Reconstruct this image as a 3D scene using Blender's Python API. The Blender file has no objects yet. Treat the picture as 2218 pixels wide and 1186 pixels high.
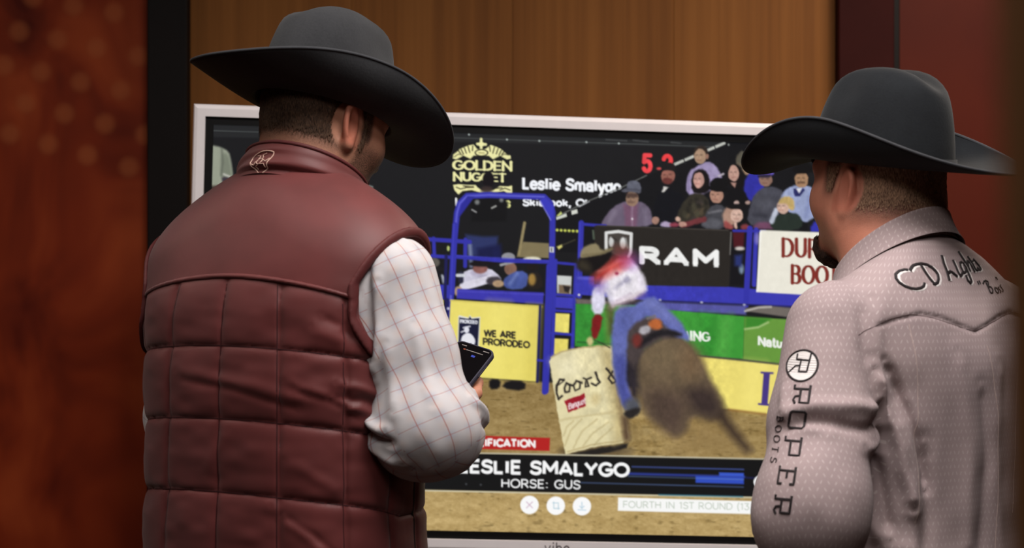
import bpy, math, random
import numpy as np
from mathutils import Vector, Matrix
from mathutils.bvhtree import BVHTree

# ---------------------------------------------------------------- camera, world, lights, exposure
scene = bpy.context.scene
COL = scene.collection
R = math.radians
cam_d = bpy.data.cameras.new('camera')
cam = bpy.data.objects.new('camera', cam_d); COL.objects.link(cam)
cam.location = (0, 0, 1.45); cam.rotation_euler = (R(90), 0, 0)
cam_d.sensor_width = 36.0; cam_d.lens = 36.0 * 3750 / 2218
cam_d.clip_start = 0.02
cam_d.dof.use_dof = True; cam_d.dof.focus_distance = 3.1; cam_d.dof.aperture_fstop = 4.5
scene.camera = cam
scene.view_settings.view_transform = 'Standard'; scene.view_settings.look = 'None'
scene.view_settings.gamma = 1.0; scene.view_settings.exposure = 0.0
scene.view_settings.use_curve_mapping = False

world = bpy.data.worlds.new('world'); scene.world = world
world.use_nodes = True
world.node_tree.nodes['Background'].inputs[0].default_value = (1.0, 0.86, 0.74, 1)
world.node_tree.nodes['Background'].inputs[1].default_value = 0.008

def area(name, loc, size, power, color, target):
    l = bpy.data.lights.new(name, 'AREA'); l.shape = 'RECTANGLE'
    l.size, l.size_y = size; l.energy = power; l.color = color
    o = bpy.data.objects.new(name, l); COL.objects.link(o); o.location = loc
    d = Vector(target) - Vector(loc)
    o.rotation_euler = d.to_track_quat('-Z', 'Y').to_euler()
    return o
# recessed ceiling fixtures over the room (their diffusers are built with the ceiling)
area('ceiling_lamp_glow', (0.38, 2.0, 2.93), (0.9, 0.9), 50, (1.0, 0.965, 0.94), (0.38, 2.0, 0))
area('ceiling_lamp_glow', (-1.15, 2.15, 2.93), (0.9, 0.9), 7, (1.0, 0.965, 0.94), (-1.15, 2.15, 0))
area('ceiling_lamp_glow', (1.55, 3.75, 2.93), (0.9, 0.9), 34, (1.0, 0.86, 0.72), (1.55, 3.75, 0))
area('ceiling_lamp_glow', (0.1, 0.4, 2.93), (0.9, 0.9), 20, (1.0, 0.95, 0.90), (0.1, 0.4, 0))
area('ceiling_lamp_glow', (-2.6, 3.1, 2.93), (0.9, 0.9), 8, (1.0, 0.80, 0.62), (-2.6, 3.1, 0))

# ---------------------------------------------------------------- material helpers
def lin(c):
    c = np.asarray(c, dtype=float) / 255.0
    return np.where(c <= 0.04045, c / 12.92, ((c + 0.055) / 1.055) ** 2.4)
def rgb(r, g, b):
    l = lin((r, g, b)); return (float(l[0]), float(l[1]), float(l[2]), 1.0)

class NT:
    """small expression builder for node materials"""
    def __init__(self, name):
        self.m = bpy.data.materials.new(name); self.m.use_nodes = True
        self.t = self.m.node_tree; self.n = self.t.nodes
        self.b = self.n['Principled BSDF']; self.out = self.n['Material Output']
    def put(self, sock, v):
        if isinstance(v, bpy.types.NodeSocket): self.t.links.new(v, sock)
        elif v is not None: sock.default_value = v
    def math(self, op, a, b=None, c=None, clamp=False):
        n = self.n.new('ShaderNodeMath'); n.operation = op; n.use_clamp = clamp
        for i, v in enumerate((a, b, c)):
            if v is not None: self.put(n.inputs[i], v)
        return n.outputs[0]
    def coord(self, which='Object'):
        return self.n.new('ShaderNodeTexCoord').outputs[which]
    def attr(self, name, out='Vector'):
        n = self.n.new('ShaderNodeAttribute'); n.attribute_name = name; return n.outputs[out]
    def sep(self, v):
        n = self.n.new('ShaderNodeSeparateXYZ'); self.put(n.inputs[0], v); return n.outputs[0], n.outputs[1], n.outputs[2]
    def mapv(self, v, scale=(1, 1, 1), loc=(0, 0, 0), rot=(0, 0, 0)):
        n = self.n.new('ShaderNodeMapping'); self.put(n.inputs[0], v)
        n.inputs['Scale'].default_value = scale; n.inputs['Location'].default_value = loc; n.inputs['Rotation'].default_value = rot
        return n.outputs[0]
    def noise(self, v, scale=5, detail=3, rough=0.5, dist=0.0):
        n = self.n.new('ShaderNodeTexNoise'); self.put(n.inputs['Vector'], v)
        n.inputs['Scale'].default_value = scale; n.inputs['Detail'].default_value = detail
        n.inputs['Roughness'].default_value = rough; n.inputs['Distortion'].default_value = dist
        return n.outputs['Fac']
    def ramp(self, f, stops):
        n = self.n.new('ShaderNodeValToRGB'); self.put(n.inputs[0], f)
        e = n.color_ramp.elements
        while len(e) < len(stops): e.new(0.5)
        for i, (p, c) in enumerate(stops): e[i].position = p; e[i].color = c
        return n.outputs[0]
    def mix(self, f, a, b):
        n = self.n.new('ShaderNodeMix'); n.data_type = 'RGBA'
        self.put(n.inputs[0], f); self.put(n.inputs[6], a); self.put(n.inputs[7], b)
        return n.outputs[2]
    def bump(self, h, strength=0.3, dist=0.002):
        n = self.n.new('ShaderNodeBump'); self.put(n.inputs['Height'], h)
        n.inputs['Strength'].default_value = strength; n.inputs['Distance'].default_value = dist
        self.t.links.new(n.outputs[0], self.b.inputs['Normal'])
    def set(self, color=None, rough=None, metal=None, spec=None, sheen=None, sheen_rough=None, sss=None, coat=None):
        for k, v in (('Base Color', color), ('Roughness', rough), ('Metallic', metal), ('Specular IOR Level', spec),
                     ('Sheen Weight', sheen), ('Sheen Roughness', sheen_rough), ('Subsurface Weight', sss), ('Coat Weight', coat)):
            if v is not None: self.put(self.b.inputs[k], v)
        return self.m

def plain(name, c, rough=0.5, var=0.12, scale=40, spec=0.4, metal=0.0, bump=0.0):
    """one colour with a fine procedural unevenness"""
    k = NT(name); f = k.noise(k.coord(), scale, 3)
    a = tuple(x * (1 - var) for x in rgb(*c)[:3]) + (1,); b = tuple(x * (1 + var) for x in rgb(*c)[:3]) + (1,)
    k.set(color=k.ramp(f, [(0.3, a), (0.7, b)]), rough=rough, spec=spec, metal=metal)
    if bump: k.bump(f, bump)
    return k.m

def m_wood(name, dark, mid, light, sx=14.0):
    k = NT(name); o = k.coord()
    big = k.noise(k.mapv(o, (sx * 0.22, 1, 0.10)), 3, 2, 0.5)
    fine = k.noise(k.mapv(o, (sx, 1, 0.22)), 3.5, 5, 0.6, 0.3)
    f = k.math('ADD', k.math('MULTIPLY', big, 0.55), k.math('MULTIPLY', fine, 0.45))
    k.set(color=k.ramp(f, [(0.36, rgb(*dark)), (0.5, rgb(*mid)), (0.64, rgb(*light))]), rough=0.62, spec=0.18)
    k.bump(fine, 0.12, 0.001)
    return k.m

# ---------------------------------------------------------------- mesh helpers
def mesh_np(name, V, F, mat, parent=None, smooth=True, attrs=None):
    """F: (n,3) or (n,4) int array, or list of faces"""
    me = bpy.data.meshes.new(name)
    V = np.asarray(V, dtype=np.float32)
    if isinstance(F, np.ndarray):
        k = F.shape[1]
        me.vertices.add(len(V)); me.vertices.foreach_set('co', V.ravel())
        me.loops.add(F.size); me.loops.foreach_set('vertex_index', F.astype(np.int32).ravel())
        me.polygons.add(len(F))
        me.polygons.foreach_set('loop_start', np.arange(0, F.size, k, dtype=np.int32))
        me.update(calc_edges=True)
    else:
        me.from_pydata([tuple(map(float, v)) for v in V], [], F); me.update()
    me.polygons.foreach_set('use_smooth', np.full(len(me.polygons), bool(smooth)))
    for an, (ty, arr) in (attrs or {}).items():
        a = me.attributes.new(an, ty, 'POINT')
        key = {'FLOAT': 'value', 'FLOAT_VECTOR': 'vector', 'FLOAT_COLOR': 'color'}[ty]
        a.data.foreach_set(key, np.asarray(arr, dtype=np.float32).ravel())
    if mat is not None: me.materials.append(mat)
    o = bpy.data.objects.new(name, me); COL.objects.link(o)
    if parent is not None: o.parent = parent
    return o

class MB:
    """collects simple shapes into one mesh"""
    def __init__(self): self.v = []; self.f = []
    def add(self, v, f):
        b = len(self.v); self.v += [tuple(map(float, p)) for p in v]; self.f += [tuple(i + b for i in q) for q in f]; return self
    def box(self, lo, hi, bev=0.0, mtx=None):
        x0, y0, z0 = lo; x1, y1, z1 = hi
        if bev <= 0:
            v = [(x, y, z) for z in (z0, z1) for y in (y0, y1) for x in (x0, x1)]
            f = [(0, 2, 3, 1), (4, 5, 7, 6), (0, 1, 5, 4), (2, 6, 7, 3), (0, 4, 6, 2), (1, 3, 7, 5)]
        else:                              # chamfered on all edges
            v = []; f = []; b = bev
            idx = {}
            for i, x in enumerate((x0, x1)):
                for j, y in enumerate((y0, y1)):
                    for k, z in enumerate((z0, z1)):
                        sx, sy, sz = (b if i == 0 else -b), (b if j == 0 else -b), (b if k == 0 else -b)
                        for ax, p in enumerate(((x, y + sy, z + sz), (x + sx, y, z + sz), (x + sx, y + sy, z))):
                            idx[(i, j, k, ax)] = len(v); v.append(p)
            for i in (0, 1):
                f.append([idx[(i, j, k, 0)] for j, k in ((0, 0), (0, 1), (1, 1), (1, 0))][::(1 if i == 0 else -1)])
                f.append([idx[(j, i, k, 1)] for j, k in ((0, 0), (1, 0), (1, 1), (0, 1))][::(1 if i == 0 else -1)])
                f.append([idx[(j, k, i, 2)] for j, k in ((0, 0), (0, 1), (1, 1), (1, 0))][::(1 if i == 0 else -1)])
            for a in (0, 1):
                for c in (0, 1):
                    f.append([idx[(0, a, c, 1)], idx[(1, a, c, 1)], idx[(1, a, c, 2)], idx[(0, a, c, 2)]])
                    f.append([idx[(a, 0, c, 0)], idx[(a, 1, c, 0)], idx[(a, 1, c, 2)], idx[(a, 0, c, 2)]])
                    f.append([idx[(a, c, 0, 0)], idx[(a, c, 1, 0)], idx[(a, c, 1, 1)], idx[(a, c, 0, 1)]])
            for i in (0, 1):
                for j in (0, 1):
                    for k in (0, 1): f.append([idx[(i, j, k, 0)], idx[(i, j, k, 1)], idx[(i, j, k, 2)]])
        if mtx is not None: v = [tuple(mtx @ Vector(p)) for p in v]
        return self.add(v, f)
    def tube(self, pts, r, n=8, closed=False, caps=True):
        pts = [Vector(p) for p in pts]; m = len(pts); rr = r if hasattr(r, '__len__') else [r] * m
        rings = []; up = None
        for i, p in enumerate(pts):
            a = pts[(i - 1) % m] if (closed or i > 0) else p; b = pts[(i + 1) % m] if (closed or i < m - 1) else p
            t = (b - a).normalized()
            if up is None: up = Vector((0, 0, 1)) if abs(t.z) < 0.9 else Vector((1, 0, 0))
            s = t.cross(up).normalized(); up = s.cross(t).normalized()
            rings.append([p + (s * math.cos(2 * math.pi * j / n) + up * math.sin(2 * math.pi * j / n)) * rr[i] for j in range(n)])
        v = [q for ring in rings for q in ring]; f = []
        for i in range(m if closed else m - 1):
            k = (i + 1) % m
            for j in range(n):
                f.append((i * n + j, i * n + (j + 1) % n, k * n + (j + 1) % n, k * n + j))
        if caps and not closed:
            f.append(tuple(range(n))[::-1]); f.append(tuple((m - 1) * n + j for j in range(n)))
        return self.add(v, f)
    def loft(self, rings, caps=True, closed_ring=True):
        n = len(rings[0]); v = [q for ring in rings for q in ring]; f = []
        for i in range(len(rings) - 1):
            for j in range(n if closed_ring else n - 1):
                f.append((i * n + j, i * n + (j + 1) % n, (i + 1) * n + (j + 1) % n, (i + 1) * n + j))
        if caps and closed_ring:
            f.append(tuple(range(n))[::-1]); f.append(tuple((len(rings) - 1) * n + j for j in range(n)))
        return self.add(v, f)
    def build(self, name, mat, parent=None, smooth=False):
        o = mesh_np(name, np.array(self.v), self.f, mat, parent, smooth)
        import bmesh
        bm = bmesh.new(); bm.from_mesh(o.data); bmesh.ops.recalc_face_normals(bm, faces=bm.faces); bm.to_mesh(o.data); bm.free()
        return o

def empty(name, loc=(0, 0, 0), rot=(0, 0, 0)):
    o = bpy.data.objects.new(name, None); COL.objects.link(o); o.location = loc; o.rotation_euler = rot
    o.empty_display_size = 0.1
    return o
def tag(o, label=None, cat=None, group=None, kind=None):
    if label: o['label'] = label
    if cat: o['category'] = cat
    if group: o['group'] = group
    if kind: o['kind'] = kind
    return o
def struct(o, label, cat):
    return tag(o, label, cat, kind='structure')

# ---------------------------------------------------------------- the room
M_WOOD = m_wood('wood_veneer', (116, 70, 28), (132, 82, 35), (144, 92, 42))
M_DARKPOST = plain('dark_pilaster_paint', (13, 6, 6), 0.6, 0.15, 6, 0.2)
M_DARKRED = plain('dark_red_pilaster_paint', (50, 14, 12), 0.7, 0.15, 4, 0.1)
M_CARPET = plain('carpet', (44, 32, 27), 0.95, 0.3, 220, 0.1, bump=0.4)
M_CEIL = plain('ceiling_paint', (96, 84, 74), 0.9, 0.05, 30, 0.2)
M_SIDEWALL = plain('side_wall_paint', (62, 40, 28), 0.85, 0.08, 8, 0.2)
def m_backdrop(name, a, b, c, sc):
    k = NT(name); o = k.coord()
    f = k.noise(k.mapv(o, (1.6, 1, 1.0)), sc, 3, 0.55, 0.6)
    k.set(color=k.ramp(f, [(0.32, rgb(*a)), (0.5, rgb(*b)), (0.7, rgb(*c))]), rough=0.6, spec=0.15)
    return k.m
M_LEFTPANEL = m_backdrop('rust_print_panel', (84, 20, 8), (128, 44, 18), (158, 66, 30), 2.2)
M_RIGHTPANEL = m_backdrop('brick_red_panel', (74, 22, 10), (82, 26, 12), (88, 29, 14), 1.2)

WY = 4.95                                   # face of the back wall
FP = 3750.0
def wx(px, d): return (px - 1109) * d / FP
def wz(py, d): return 1.45 - (py - 593) * d / FP
ZC = 2.95
def slab(name, lo, hi, mat, label, cat, bev=0.0):
    o = MB().box(lo, hi, bev).build(name, mat); struct(o, label, cat); return o
slab('floor', (-3.6, -1.8, -0.1), (3.6, WY + 0.2, 0), M_CARPET, 'brown carpeted floor of the room', 'floor')
slab('ceiling', (-3.6, -1.8, ZC), (3.6, WY + 0.2, ZC + 0.1), M_CEIL, 'pale ceiling above the display room', 'ceiling')
slab('wall_left', (-3.7, -1.8, 0), (-3.6, WY + 0.2, ZC), M_SIDEWALL, 'plain side wall on the left of the room', 'wall')
slab('wall_right', (3.6, -1.8, 0), (3.7, WY + 0.2, ZC), M_SIDEWALL, 'plain side wall on the right of the room', 'wall')
slab('wall_front', (-3.6, -1.9, 0), (3.6, -1.8, ZC), M_SIDEWALL, 'plain wall behind the camera', 'wall')
wall = MB().box((-3.6, WY + 0.04, 0), (3.6, WY + 0.2, ZC)).build('wall_back', M_DARKPOST)
struct(wall, 'dark back wall that carries wood and rust panels', 'wall')
xa, xb, xc, xd = wx(326, WY), wx(412, WY), wx(1809, WY), wx(1944, WY)
# wood veneer sheets side by side with hairline joints
nb = 4
for i in range(nb):
    a = xb + (xc - xb) * i / nb; b = xb + (xc - xb) * (i + 1) / nb
    MB().box((a + 0.0004, WY, 0.0), (b - 0.0004, WY + 0.04, ZC), 0.0006).build('wood_panel', M_WOOD, wall)
MB().box((xa, WY - 0.05, 0), (xb, WY + 0.04, ZC), 0.004).build('pilaster', M_DARKPOST, wall)
MB().box((xc, WY - 0.05, 0), (xd - 0.02, WY + 0.04, ZC), 0.004).build('pilaster', M_DARKRED, wall)
MB().box((xd - 0.02, WY - 0.03, 0), (xd, WY + 0.04, ZC), 0.002).build('pilaster_edge', M_DARKPOST, wall)
MB().box((xd, WY, 0), (3.6, WY + 0.04, ZC), 0.002).build('red_panel', M_RIGHTPANEL, wall)
lp = MB().box((-3.6, WY, 0), (xa, WY + 0.04, ZC), 0.002).build('rust_panel', M_LEFTPANEL, wall)
# rows of soft amber light spots on the rust panel, slanting down to the right
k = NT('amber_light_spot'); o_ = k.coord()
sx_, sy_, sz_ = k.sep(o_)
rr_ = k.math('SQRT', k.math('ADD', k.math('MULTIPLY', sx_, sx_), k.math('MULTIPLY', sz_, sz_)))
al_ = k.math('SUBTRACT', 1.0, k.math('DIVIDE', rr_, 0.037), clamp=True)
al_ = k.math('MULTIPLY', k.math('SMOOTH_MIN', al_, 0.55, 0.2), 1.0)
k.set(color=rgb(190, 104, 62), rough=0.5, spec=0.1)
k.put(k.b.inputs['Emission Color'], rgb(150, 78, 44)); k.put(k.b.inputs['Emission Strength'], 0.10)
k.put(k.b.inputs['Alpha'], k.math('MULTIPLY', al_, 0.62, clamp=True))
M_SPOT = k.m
ring = [(0.037 * math.cos(2 * math.pi * i / 24), 0.0, 0.037 * math.sin(2 * math.pi * i / 24)) for i in range(24)]
spot_me = None
SP = [(160, 14), (248, 28), (42, 68), (125, 86), (210, 104), (300, 122), (10, 142), (90, 156), (175, 178), (262, 196),
      (56, 224), (140, 246), (228, 268), (315, 292), (22, 290), (105, 312), (190, 336), (280, 362),
      (72, -6), (330, -40), (-40, 50), (-70, 128), (-28, 210), (-60, 276)]
for (px, py) in SP:
    if spot_me is None:
        so = MB().add([(0, 0, 0)] + ring, [(0, 1 + i, 1 + (i + 1) % 24) for i in range(24)]).build('light_spot', M_SPOT, wall)
        spot_me = so.data
    else:
        so = bpy.data.objects.new('light_spot', spot_me); COL.objects.link(so); so.parent = wall
    so.location = (wx(px, WY), WY - 0.003, wz(py, WY))
# ceiling light fixtures
M_TROFFER = plain('troffer_rim', (200, 198, 192), 0.5, 0.03, 20)
k = NT('lamp_diffuser'); k.set(color=(0.9, 0.88, 0.82, 1), rough=0.6)
k.put(k.b.inputs['Emission Color'], (1.0, 0.93, 0.84, 1)); k.put(k.b.inputs['Emission Strength'], 2.0); M_DIFF = k.m
for (lx, ly, lb) in ((0.38, 2.0, 'square ceiling light above the two men'), (-1.15, 2.15, 'square ceiling light above the man in the vest'),
                     (1.55, 3.75, 'square ceiling light near the right wall panel'), (0.1, 0.4, 'square ceiling light just in front of the camera'),
                     (-2.6, 3.1, 'square ceiling light by the rust panel')):
    t = tag(empty('ceiling_light', (lx, ly, 2.94)), lb, 'ceiling light', 'ceiling lights')
    fr = MB()
    for (a, b) in (((-.5, -.5), (.5, -.46)), ((-.5, .46), (.5, .5)), ((-.5, -.46), (-.46, .46)), ((.46, -.46), (.5, .46))):
        fr.box((a[0], a[1], -0.012), (b[0], b[1], 0.01))
    fr.build('rim', M_TROFFER, t)
    MB().box((-.46, -.46, 0.0), (.46, .46, 0.008)).build('diffuser', M_DIFF, t)
# blurred wooden door post close to the camera on the right
M_POST = m_wood('post_wood', (120, 80, 48), (140, 96, 60), (152, 106, 68), 30)
pd = 0.5
post = MB().box((0, 0, 0), (0.10, 0.11, ZC + 0.05), 0.004).build('trim_1', M_POST)
post.location = (wx(2192, pd) + 0.026, pd, 0); post.rotation_euler = (0, -R(1.1), -R(16.5))
struct(post, 'brown wooden door post out of focus at the right edge', 'door post')

# ---------------------------------------------------------------- implicit-surface modelling (numpy surface nets)
def vnoise(P, seed=0):
    """smooth value noise in [-1, 1] at points P (...,3)"""
    P = np.asarray(P, dtype=np.float32); I = np.floor(P).astype(np.int64); Fr = P - I
    Fr = Fr * Fr * (3 - 2 * Fr)
    def hsh(i, j, k):
        h = (i * 374761393 + j * 668265263 + k * 2147483647 + seed * 1274126177) & 0xffffffff
        h = ((h ^ (h >> 13)) * 1274126177) & 0xffffffff
        return ((h ^ (h >> 16)) & 0xffff).astype(np.float32) / 32767.5 - 1.0
    out = 0
    for a in (0, 1):
        for b in (0, 1):
            for c in (0, 1):
                w = (Fr[..., 0] if a else 1 - Fr[..., 0]) * (Fr[..., 1] if b else 1 - Fr[..., 1]) * (Fr[..., 2] if c else 1 - Fr[..., 2])
                out = out + w * hsh(I[..., 0] + a, I[..., 1] + b, I[..., 2] + c)
    return out

def grid(lo, hi, h):
    ax = [np.arange(lo[i], hi[i] + h, h, dtype=np.float32) for i in range(3)]
    return ax[0][:, None, None], ax[1][None, :, None], ax[2][None, None, :]

def nets(F, lo, h):
    F = np.ascontiguousarray(np.broadcast_to(F, F.shape)).astype(np.float32)
    nx, ny, nz = F.shape
    S = F < 0
    cnt = np.zeros((nx - 1, ny - 1, nz - 1), np.int8)
    for a in (0, 1):
        for b in (0, 1):
            for c in (0, 1): cnt += S[a:nx - 1 + a, b:ny - 1 + b, c:nz - 1 + c]
    act = (cnt > 0) & (cnt < 8)
    I = np.argwhere(act); idm = np.full(act.shape, -1, np.int64); idm[act] = np.arange(len(I))
    cor = np.array([(a, b, c) for a in (0, 1) for b in (0, 1) for c in (0, 1)])
    val = np.stack([F[I[:, 0] + a, I[:, 1] + b, I[:, 2] + c] for a, b, c in cor], 1)
    acc = np.zeros((len(I), 3), np.float32); n = np.zeros(len(I), np.float32)
    for e in range(8):
        for g in range(e + 1, 8):
            if np.abs(cor[e] - cor[g]).sum() != 1: continue
            va, vb = val[:, e], val[:, g]; m = (va < 0) != (vb < 0)
            t = np.where(m, va / np.where(m, va - vb, 1), 0)
            acc += np.where(m[:, None], cor[e] + t[:, None] * (cor[g] - cor[e]), 0); n += m
    V = (I + acc / n[:, None]) * h + np.asarray(lo, np.float32)
    Q = []
    for ax in range(3):
        sl0 = [slice(None)] * 3; sl1 = [slice(None)] * 3
        sl0[ax] = slice(0, -1); sl1[ax] = slice(1, None)
        A = S[tuple(sl0)]; B = S[tuple(sl1)]; E = np.argwhere(A != B)
        o1, o2 = [i for i in range(3) if i != ax]
        ok = (E[:, o1] > 0) & (E[:, o2] > 0) & (E[:, o1] < F.shape[o1] - 1) & (E[:, o2] < F.shape[o2] - 1)
        E = E[ok]
        def cell(d1, d2):
            c = E.copy(); c[:, o1] -= d1; c[:, o2] -= d2; return idm[c[:, 0], c[:, 1], c[:, 2]]
        q = np.stack([cell(1, 1), cell(0, 1), cell(0, 0), cell(1, 0)], 1)
        fl = A[E[:, 0], E[:, 1], E[:, 2]]
        if ax == 1: fl = ~fl
        q[~fl] = q[~fl][:, ::-1]; Q.append(q)
    return V, np.concatenate(Q)

def normals(V, Q):
    n = np.cross(V[Q[:, 2]] - V[Q[:, 0]], V[Q[:, -1]] - V[Q[:, 1]]); N = np.zeros_like(V)
    for j in range(Q.shape[1]):
        for c in range(3): N[:, c] += np.bincount(Q[:, j], n[:, c], len(V))
    return N / np.maximum(np.linalg.norm(N, axis=1, keepdims=True), 1e-9)

def smin(a, b, k):
    h = np.maximum(k - np.abs(a - b), 0) / k; return np.minimum(a, b) - h * h * k * 0.25
def smax(a, b, k): return -smin(-a, -b, k)
def cone(G, a, b, ra, rb):
    """capsule with a linear taper"""
    a = np.asarray(a, np.float32); b = np.asarray(b, np.float32); d = b - a
    x, y, z = G[0] - a[0], G[1] - a[1], G[2] - a[2]
    t = np.clip((x * d[0] + y * d[1] + z * d[2]) / float(d @ d), 0, 1)
    return np.sqrt((x - t * d[0]) ** 2 + (y - t * d[1]) ** 2 + (z - t * d[2]) ** 2) - (ra + (rb - ra) * t)
def ell(G, c, r, M=None):
    x, y, z = G[0] - c[0], G[1] - c[1], G[2] - c[2]
    if M is not None:
        x, y, z = (M[0][0] * x + M[1][0] * y + M[2][0] * z), (M[0][1] * x + M[1][1] * y + M[2][1] * z), (M[0][2] * x + M[1][2] * y + M[2][2] * z)
    q = np.sqrt((x / r[0]) ** 2 + (y / r[1]) ** 2 + (z / r[2]) ** 2)
    g = np.sqrt((x / r[0] ** 2) ** 2 + (y / r[1] ** 2) ** 2 + (z / r[2] ** 2) ** 2)
    return q * (q - 1) / np.maximum(g, 1e-6)
def unit_grad(F, h):
    g = np.gradient(F, h); return F / np.clip(np.sqrt(g[0] ** 2 + g[1] ** 2 + g[2] ** 2), 0.25, 4)
def segd(P, a, b):
    a = np.asarray(a, float); b = np.asarray(b, float); d = b - a
    t = np.clip(((P - a) @ d) / (d @ d), 0, 1); return np.linalg.norm(P - a - t[:, None] * d, axis=1), t
def polyd(P, pts):
    best = None
    for a, b in zip(pts[:-1], pts[1:]):
        d, _ = segd(P, a, b); best = d if best is None else np.minimum(best, d)
    return best
def fold(P, pts, w, amp):
    """a soft ridge (amp > 0) or crease (amp < 0) along a polyline, fading at its ends"""
    pts = [np.asarray(p, float) for p in pts]; dense = []
    for a, b in zip(pts[:-1], pts[1:]):
        for t in (0, 0.25, 0.5, 0.75): dense.append(a + (b - a) * t)
    dense.append(pts[-1]); pts = []
    for q in dense:                                       # lay the line onto the cloth
        pts.append(P[np.argmin(((P - q) ** 2).sum(1))].astype(float))
    pts = [q for i, q in enumerate(pts) if i == 0 or np.linalg.norm(q - pts[i - 1]) > 1e-4]
    if len(pts) < 2: return np.zeros(len(P))
    d = polyd(P, pts)
    e = np.minimum(np.linalg.norm(P - pts[0], axis=1), np.linalg.norm(P - pts[-1], axis=1))
    return amp * np.exp(-(d / w) ** 2) * np.clip(e / (2.2 * w) + 0.25, 0, 1)

# ---------------------------------------------------------------- materials of the people
def m_felt(name, c, hi):
    k = NT(name); o = k.coord()
    n1 = k.noise(o, 9, 4, 0.6); n2 = k.noise(o, 260, 2, 0.6)
    f = k.math('ADD', k.math('MULTIPLY', n1, 0.7), k.math('MULTIPLY', n2, 0.3))
    k.set(color=k.ramp(f, [(0.35, rgb(*c)), (0.7, rgb(*hi))]), rough=0.9, spec=0.15, sheen=0.06, sheen_rough=0.5)
    k.bump(n2, 0.25, 0.0012); return k.m
M_FELT_GREY = m_felt('charcoal_felt', (39, 39, 41), (52, 52, 54))
M_FELT_BLACK = m_felt('black_felt', (19, 20, 23), (28, 30, 33))
M_BRIM_EDGE = plain('brim_edge_felt', (54, 54, 57), 0.9, 0.1, 60, 0.2)

def m_skin(name, c, hair):
    k = NT(name); o = k.coord()
    blot = k.noise(o, 28, 3, 0.55); pores = k.noise(o, 420, 2, 0.6); st = k.noise(o, 950, 1, 0.5)
    a = tuple(x * 0.86 for x in rgb(*c)[:3]) + (1,); b = tuple(x * 1.10 for x in rgb(*c)[:3]) + (1,)
    base = k.ramp(blot, [(0.3, a), (0.72, b)])
    redness = k.attr('red', 'Fac')
    base = k.mix(k.math('MULTIPLY', redness, 0.55), base, rgb(178, 88, 70))
    f = k.attr('stubble', 'Fac')
    f = k.math('MULTIPLY', f, k.math('MULTIPLY_ADD', st, 1.5, 0.2), clamp=True)
    k.set(color=k.mix(f, base, rgb(*hair)), rough=0.55, spec=0.35, sss=0.08)
    k.b.inputs['Subsurface Radius'].default_value = (0.006, 0.003, 0.0015)
    k.bump(k.math('ADD', pores, k.math('MULTIPLY', st, k.attr('stubble', 'Fac'))), 0.25, 0.0012)
    return k.m
M_SKIN_L = m_skin('skin_light', (196, 138, 112), (52, 36, 28))
M_SKIN_R = m_skin('skin_ruddy', (216, 148, 122), (52, 38, 30))
def m_hair(name, dark, light, thr=0.5):
    k = NT(name); o = k.coord()
    st = k.noise(k.mapv(o, (1, 1, 0.25)), 700, 2, 0.6); bg = k.noise(o, 30, 3)
    f = k.math('ADD', k.math('MULTIPLY', st, 0.75), k.math('MULTIPLY', bg, 0.25))
    k.set(color=k.ramp(f, [(0.38, rgb(*dark)), (0.62, rgb(*light))]), rough=0.7, spec=0.2)
    fade = k.attr('hairmask', 'Fac')
    k.put(k.b.inputs['Alpha'], k.math('GREATER_THAN', k.math('ADD', fade, k.math('MULTIPLY_ADD', st, 1.2, -0.6)), thr))
    k.bump(st, 0.6, 0.002); return k.m
M_HAIR_L = m_hair('short_brown_hair', (40, 28, 22), (92, 68, 52))
M_HAIR_R = m_hair('short_fair_hair', (92, 68, 54), (170, 132, 106))
M_BEARD = m_hair('dark_goatee_hair', (26, 18, 16), (84, 62, 54))
M_IRIS = plain('dark_iris', (40, 30, 26), 0.15, 0.1, 200, 0.5)
M_BROW = plain('eyebrow_hair', (56, 40, 32), 0.8, 0.3, 600, 0.2, bump=0.5)
M_EYE = plain('eye_white', (210, 200, 190), 0.2, 0.02, 10, 0.5)

k = NT('burgundy_vest_nylon'); o_ = k.coord()
n1 = k.noise(o_, 14, 3, 0.5); n2 = k.noise(o_, 900, 2, 0.6)
k.set(color=k.ramp(n1, [(0.3, rgb(86, 36, 35)), (0.7, rgb(98, 42, 41))]), rough=0.52, spec=0.28, sheen=0.12)
k.bump(n2, 0.10, 0.0006); M_VEST = k.m
M_VEST_TRIM = plain('burgundy_binding', (84, 36, 36), 0.6, 0.1, 80, 0.25)
M_VEST_SEAM = plain('burgundy_seam_thread', (52, 20, 22), 0.7, 0.1, 300, 0.2)
M_THREAD_PALE = plain('pale_embroidery_thread', (214, 176, 160), 0.6, 0.1, 600, 0.3, bump=0.3)
M_THREAD_DARK = plain('dark_embroidery_thread', (34, 26, 28), 0.6, 0.2, 600, 0.3, bump=0.3)
M_THREAD_WHITE = plain('white_embroidery_thread', (224, 216, 214), 0.6, 0.05, 600, 0.3, bump=0.3)
M_DENIM = plain('blue_denim', (44, 52, 78), 0.9, 0.3, 300, 0.15, bump=0.3)
M_DENIM_DARK = plain('dark_denim', (28, 30, 40), 0.9, 0.3, 300, 0.15, bump=0.3)
M_LEATHER = plain('brown_boot_leather', (74, 46, 30), 0.45, 0.2, 60, 0.4)
M_SOLE = plain('boot_sole', (26, 20, 18), 0.7, 0.1, 60)
M_BUTTON = plain('pearl_snap', (60, 50, 50), 0.3, 0.1, 100, 0.6)
M_GAP_SHADE = plain('painted_gap_shade', (14, 8, 9), 0.9, 0.1, 100, 0.1)
M_ZIP = plain('zip_metal', (120, 100, 96), 0.35, 0.1, 200, 0.5, 0.8)

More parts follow.
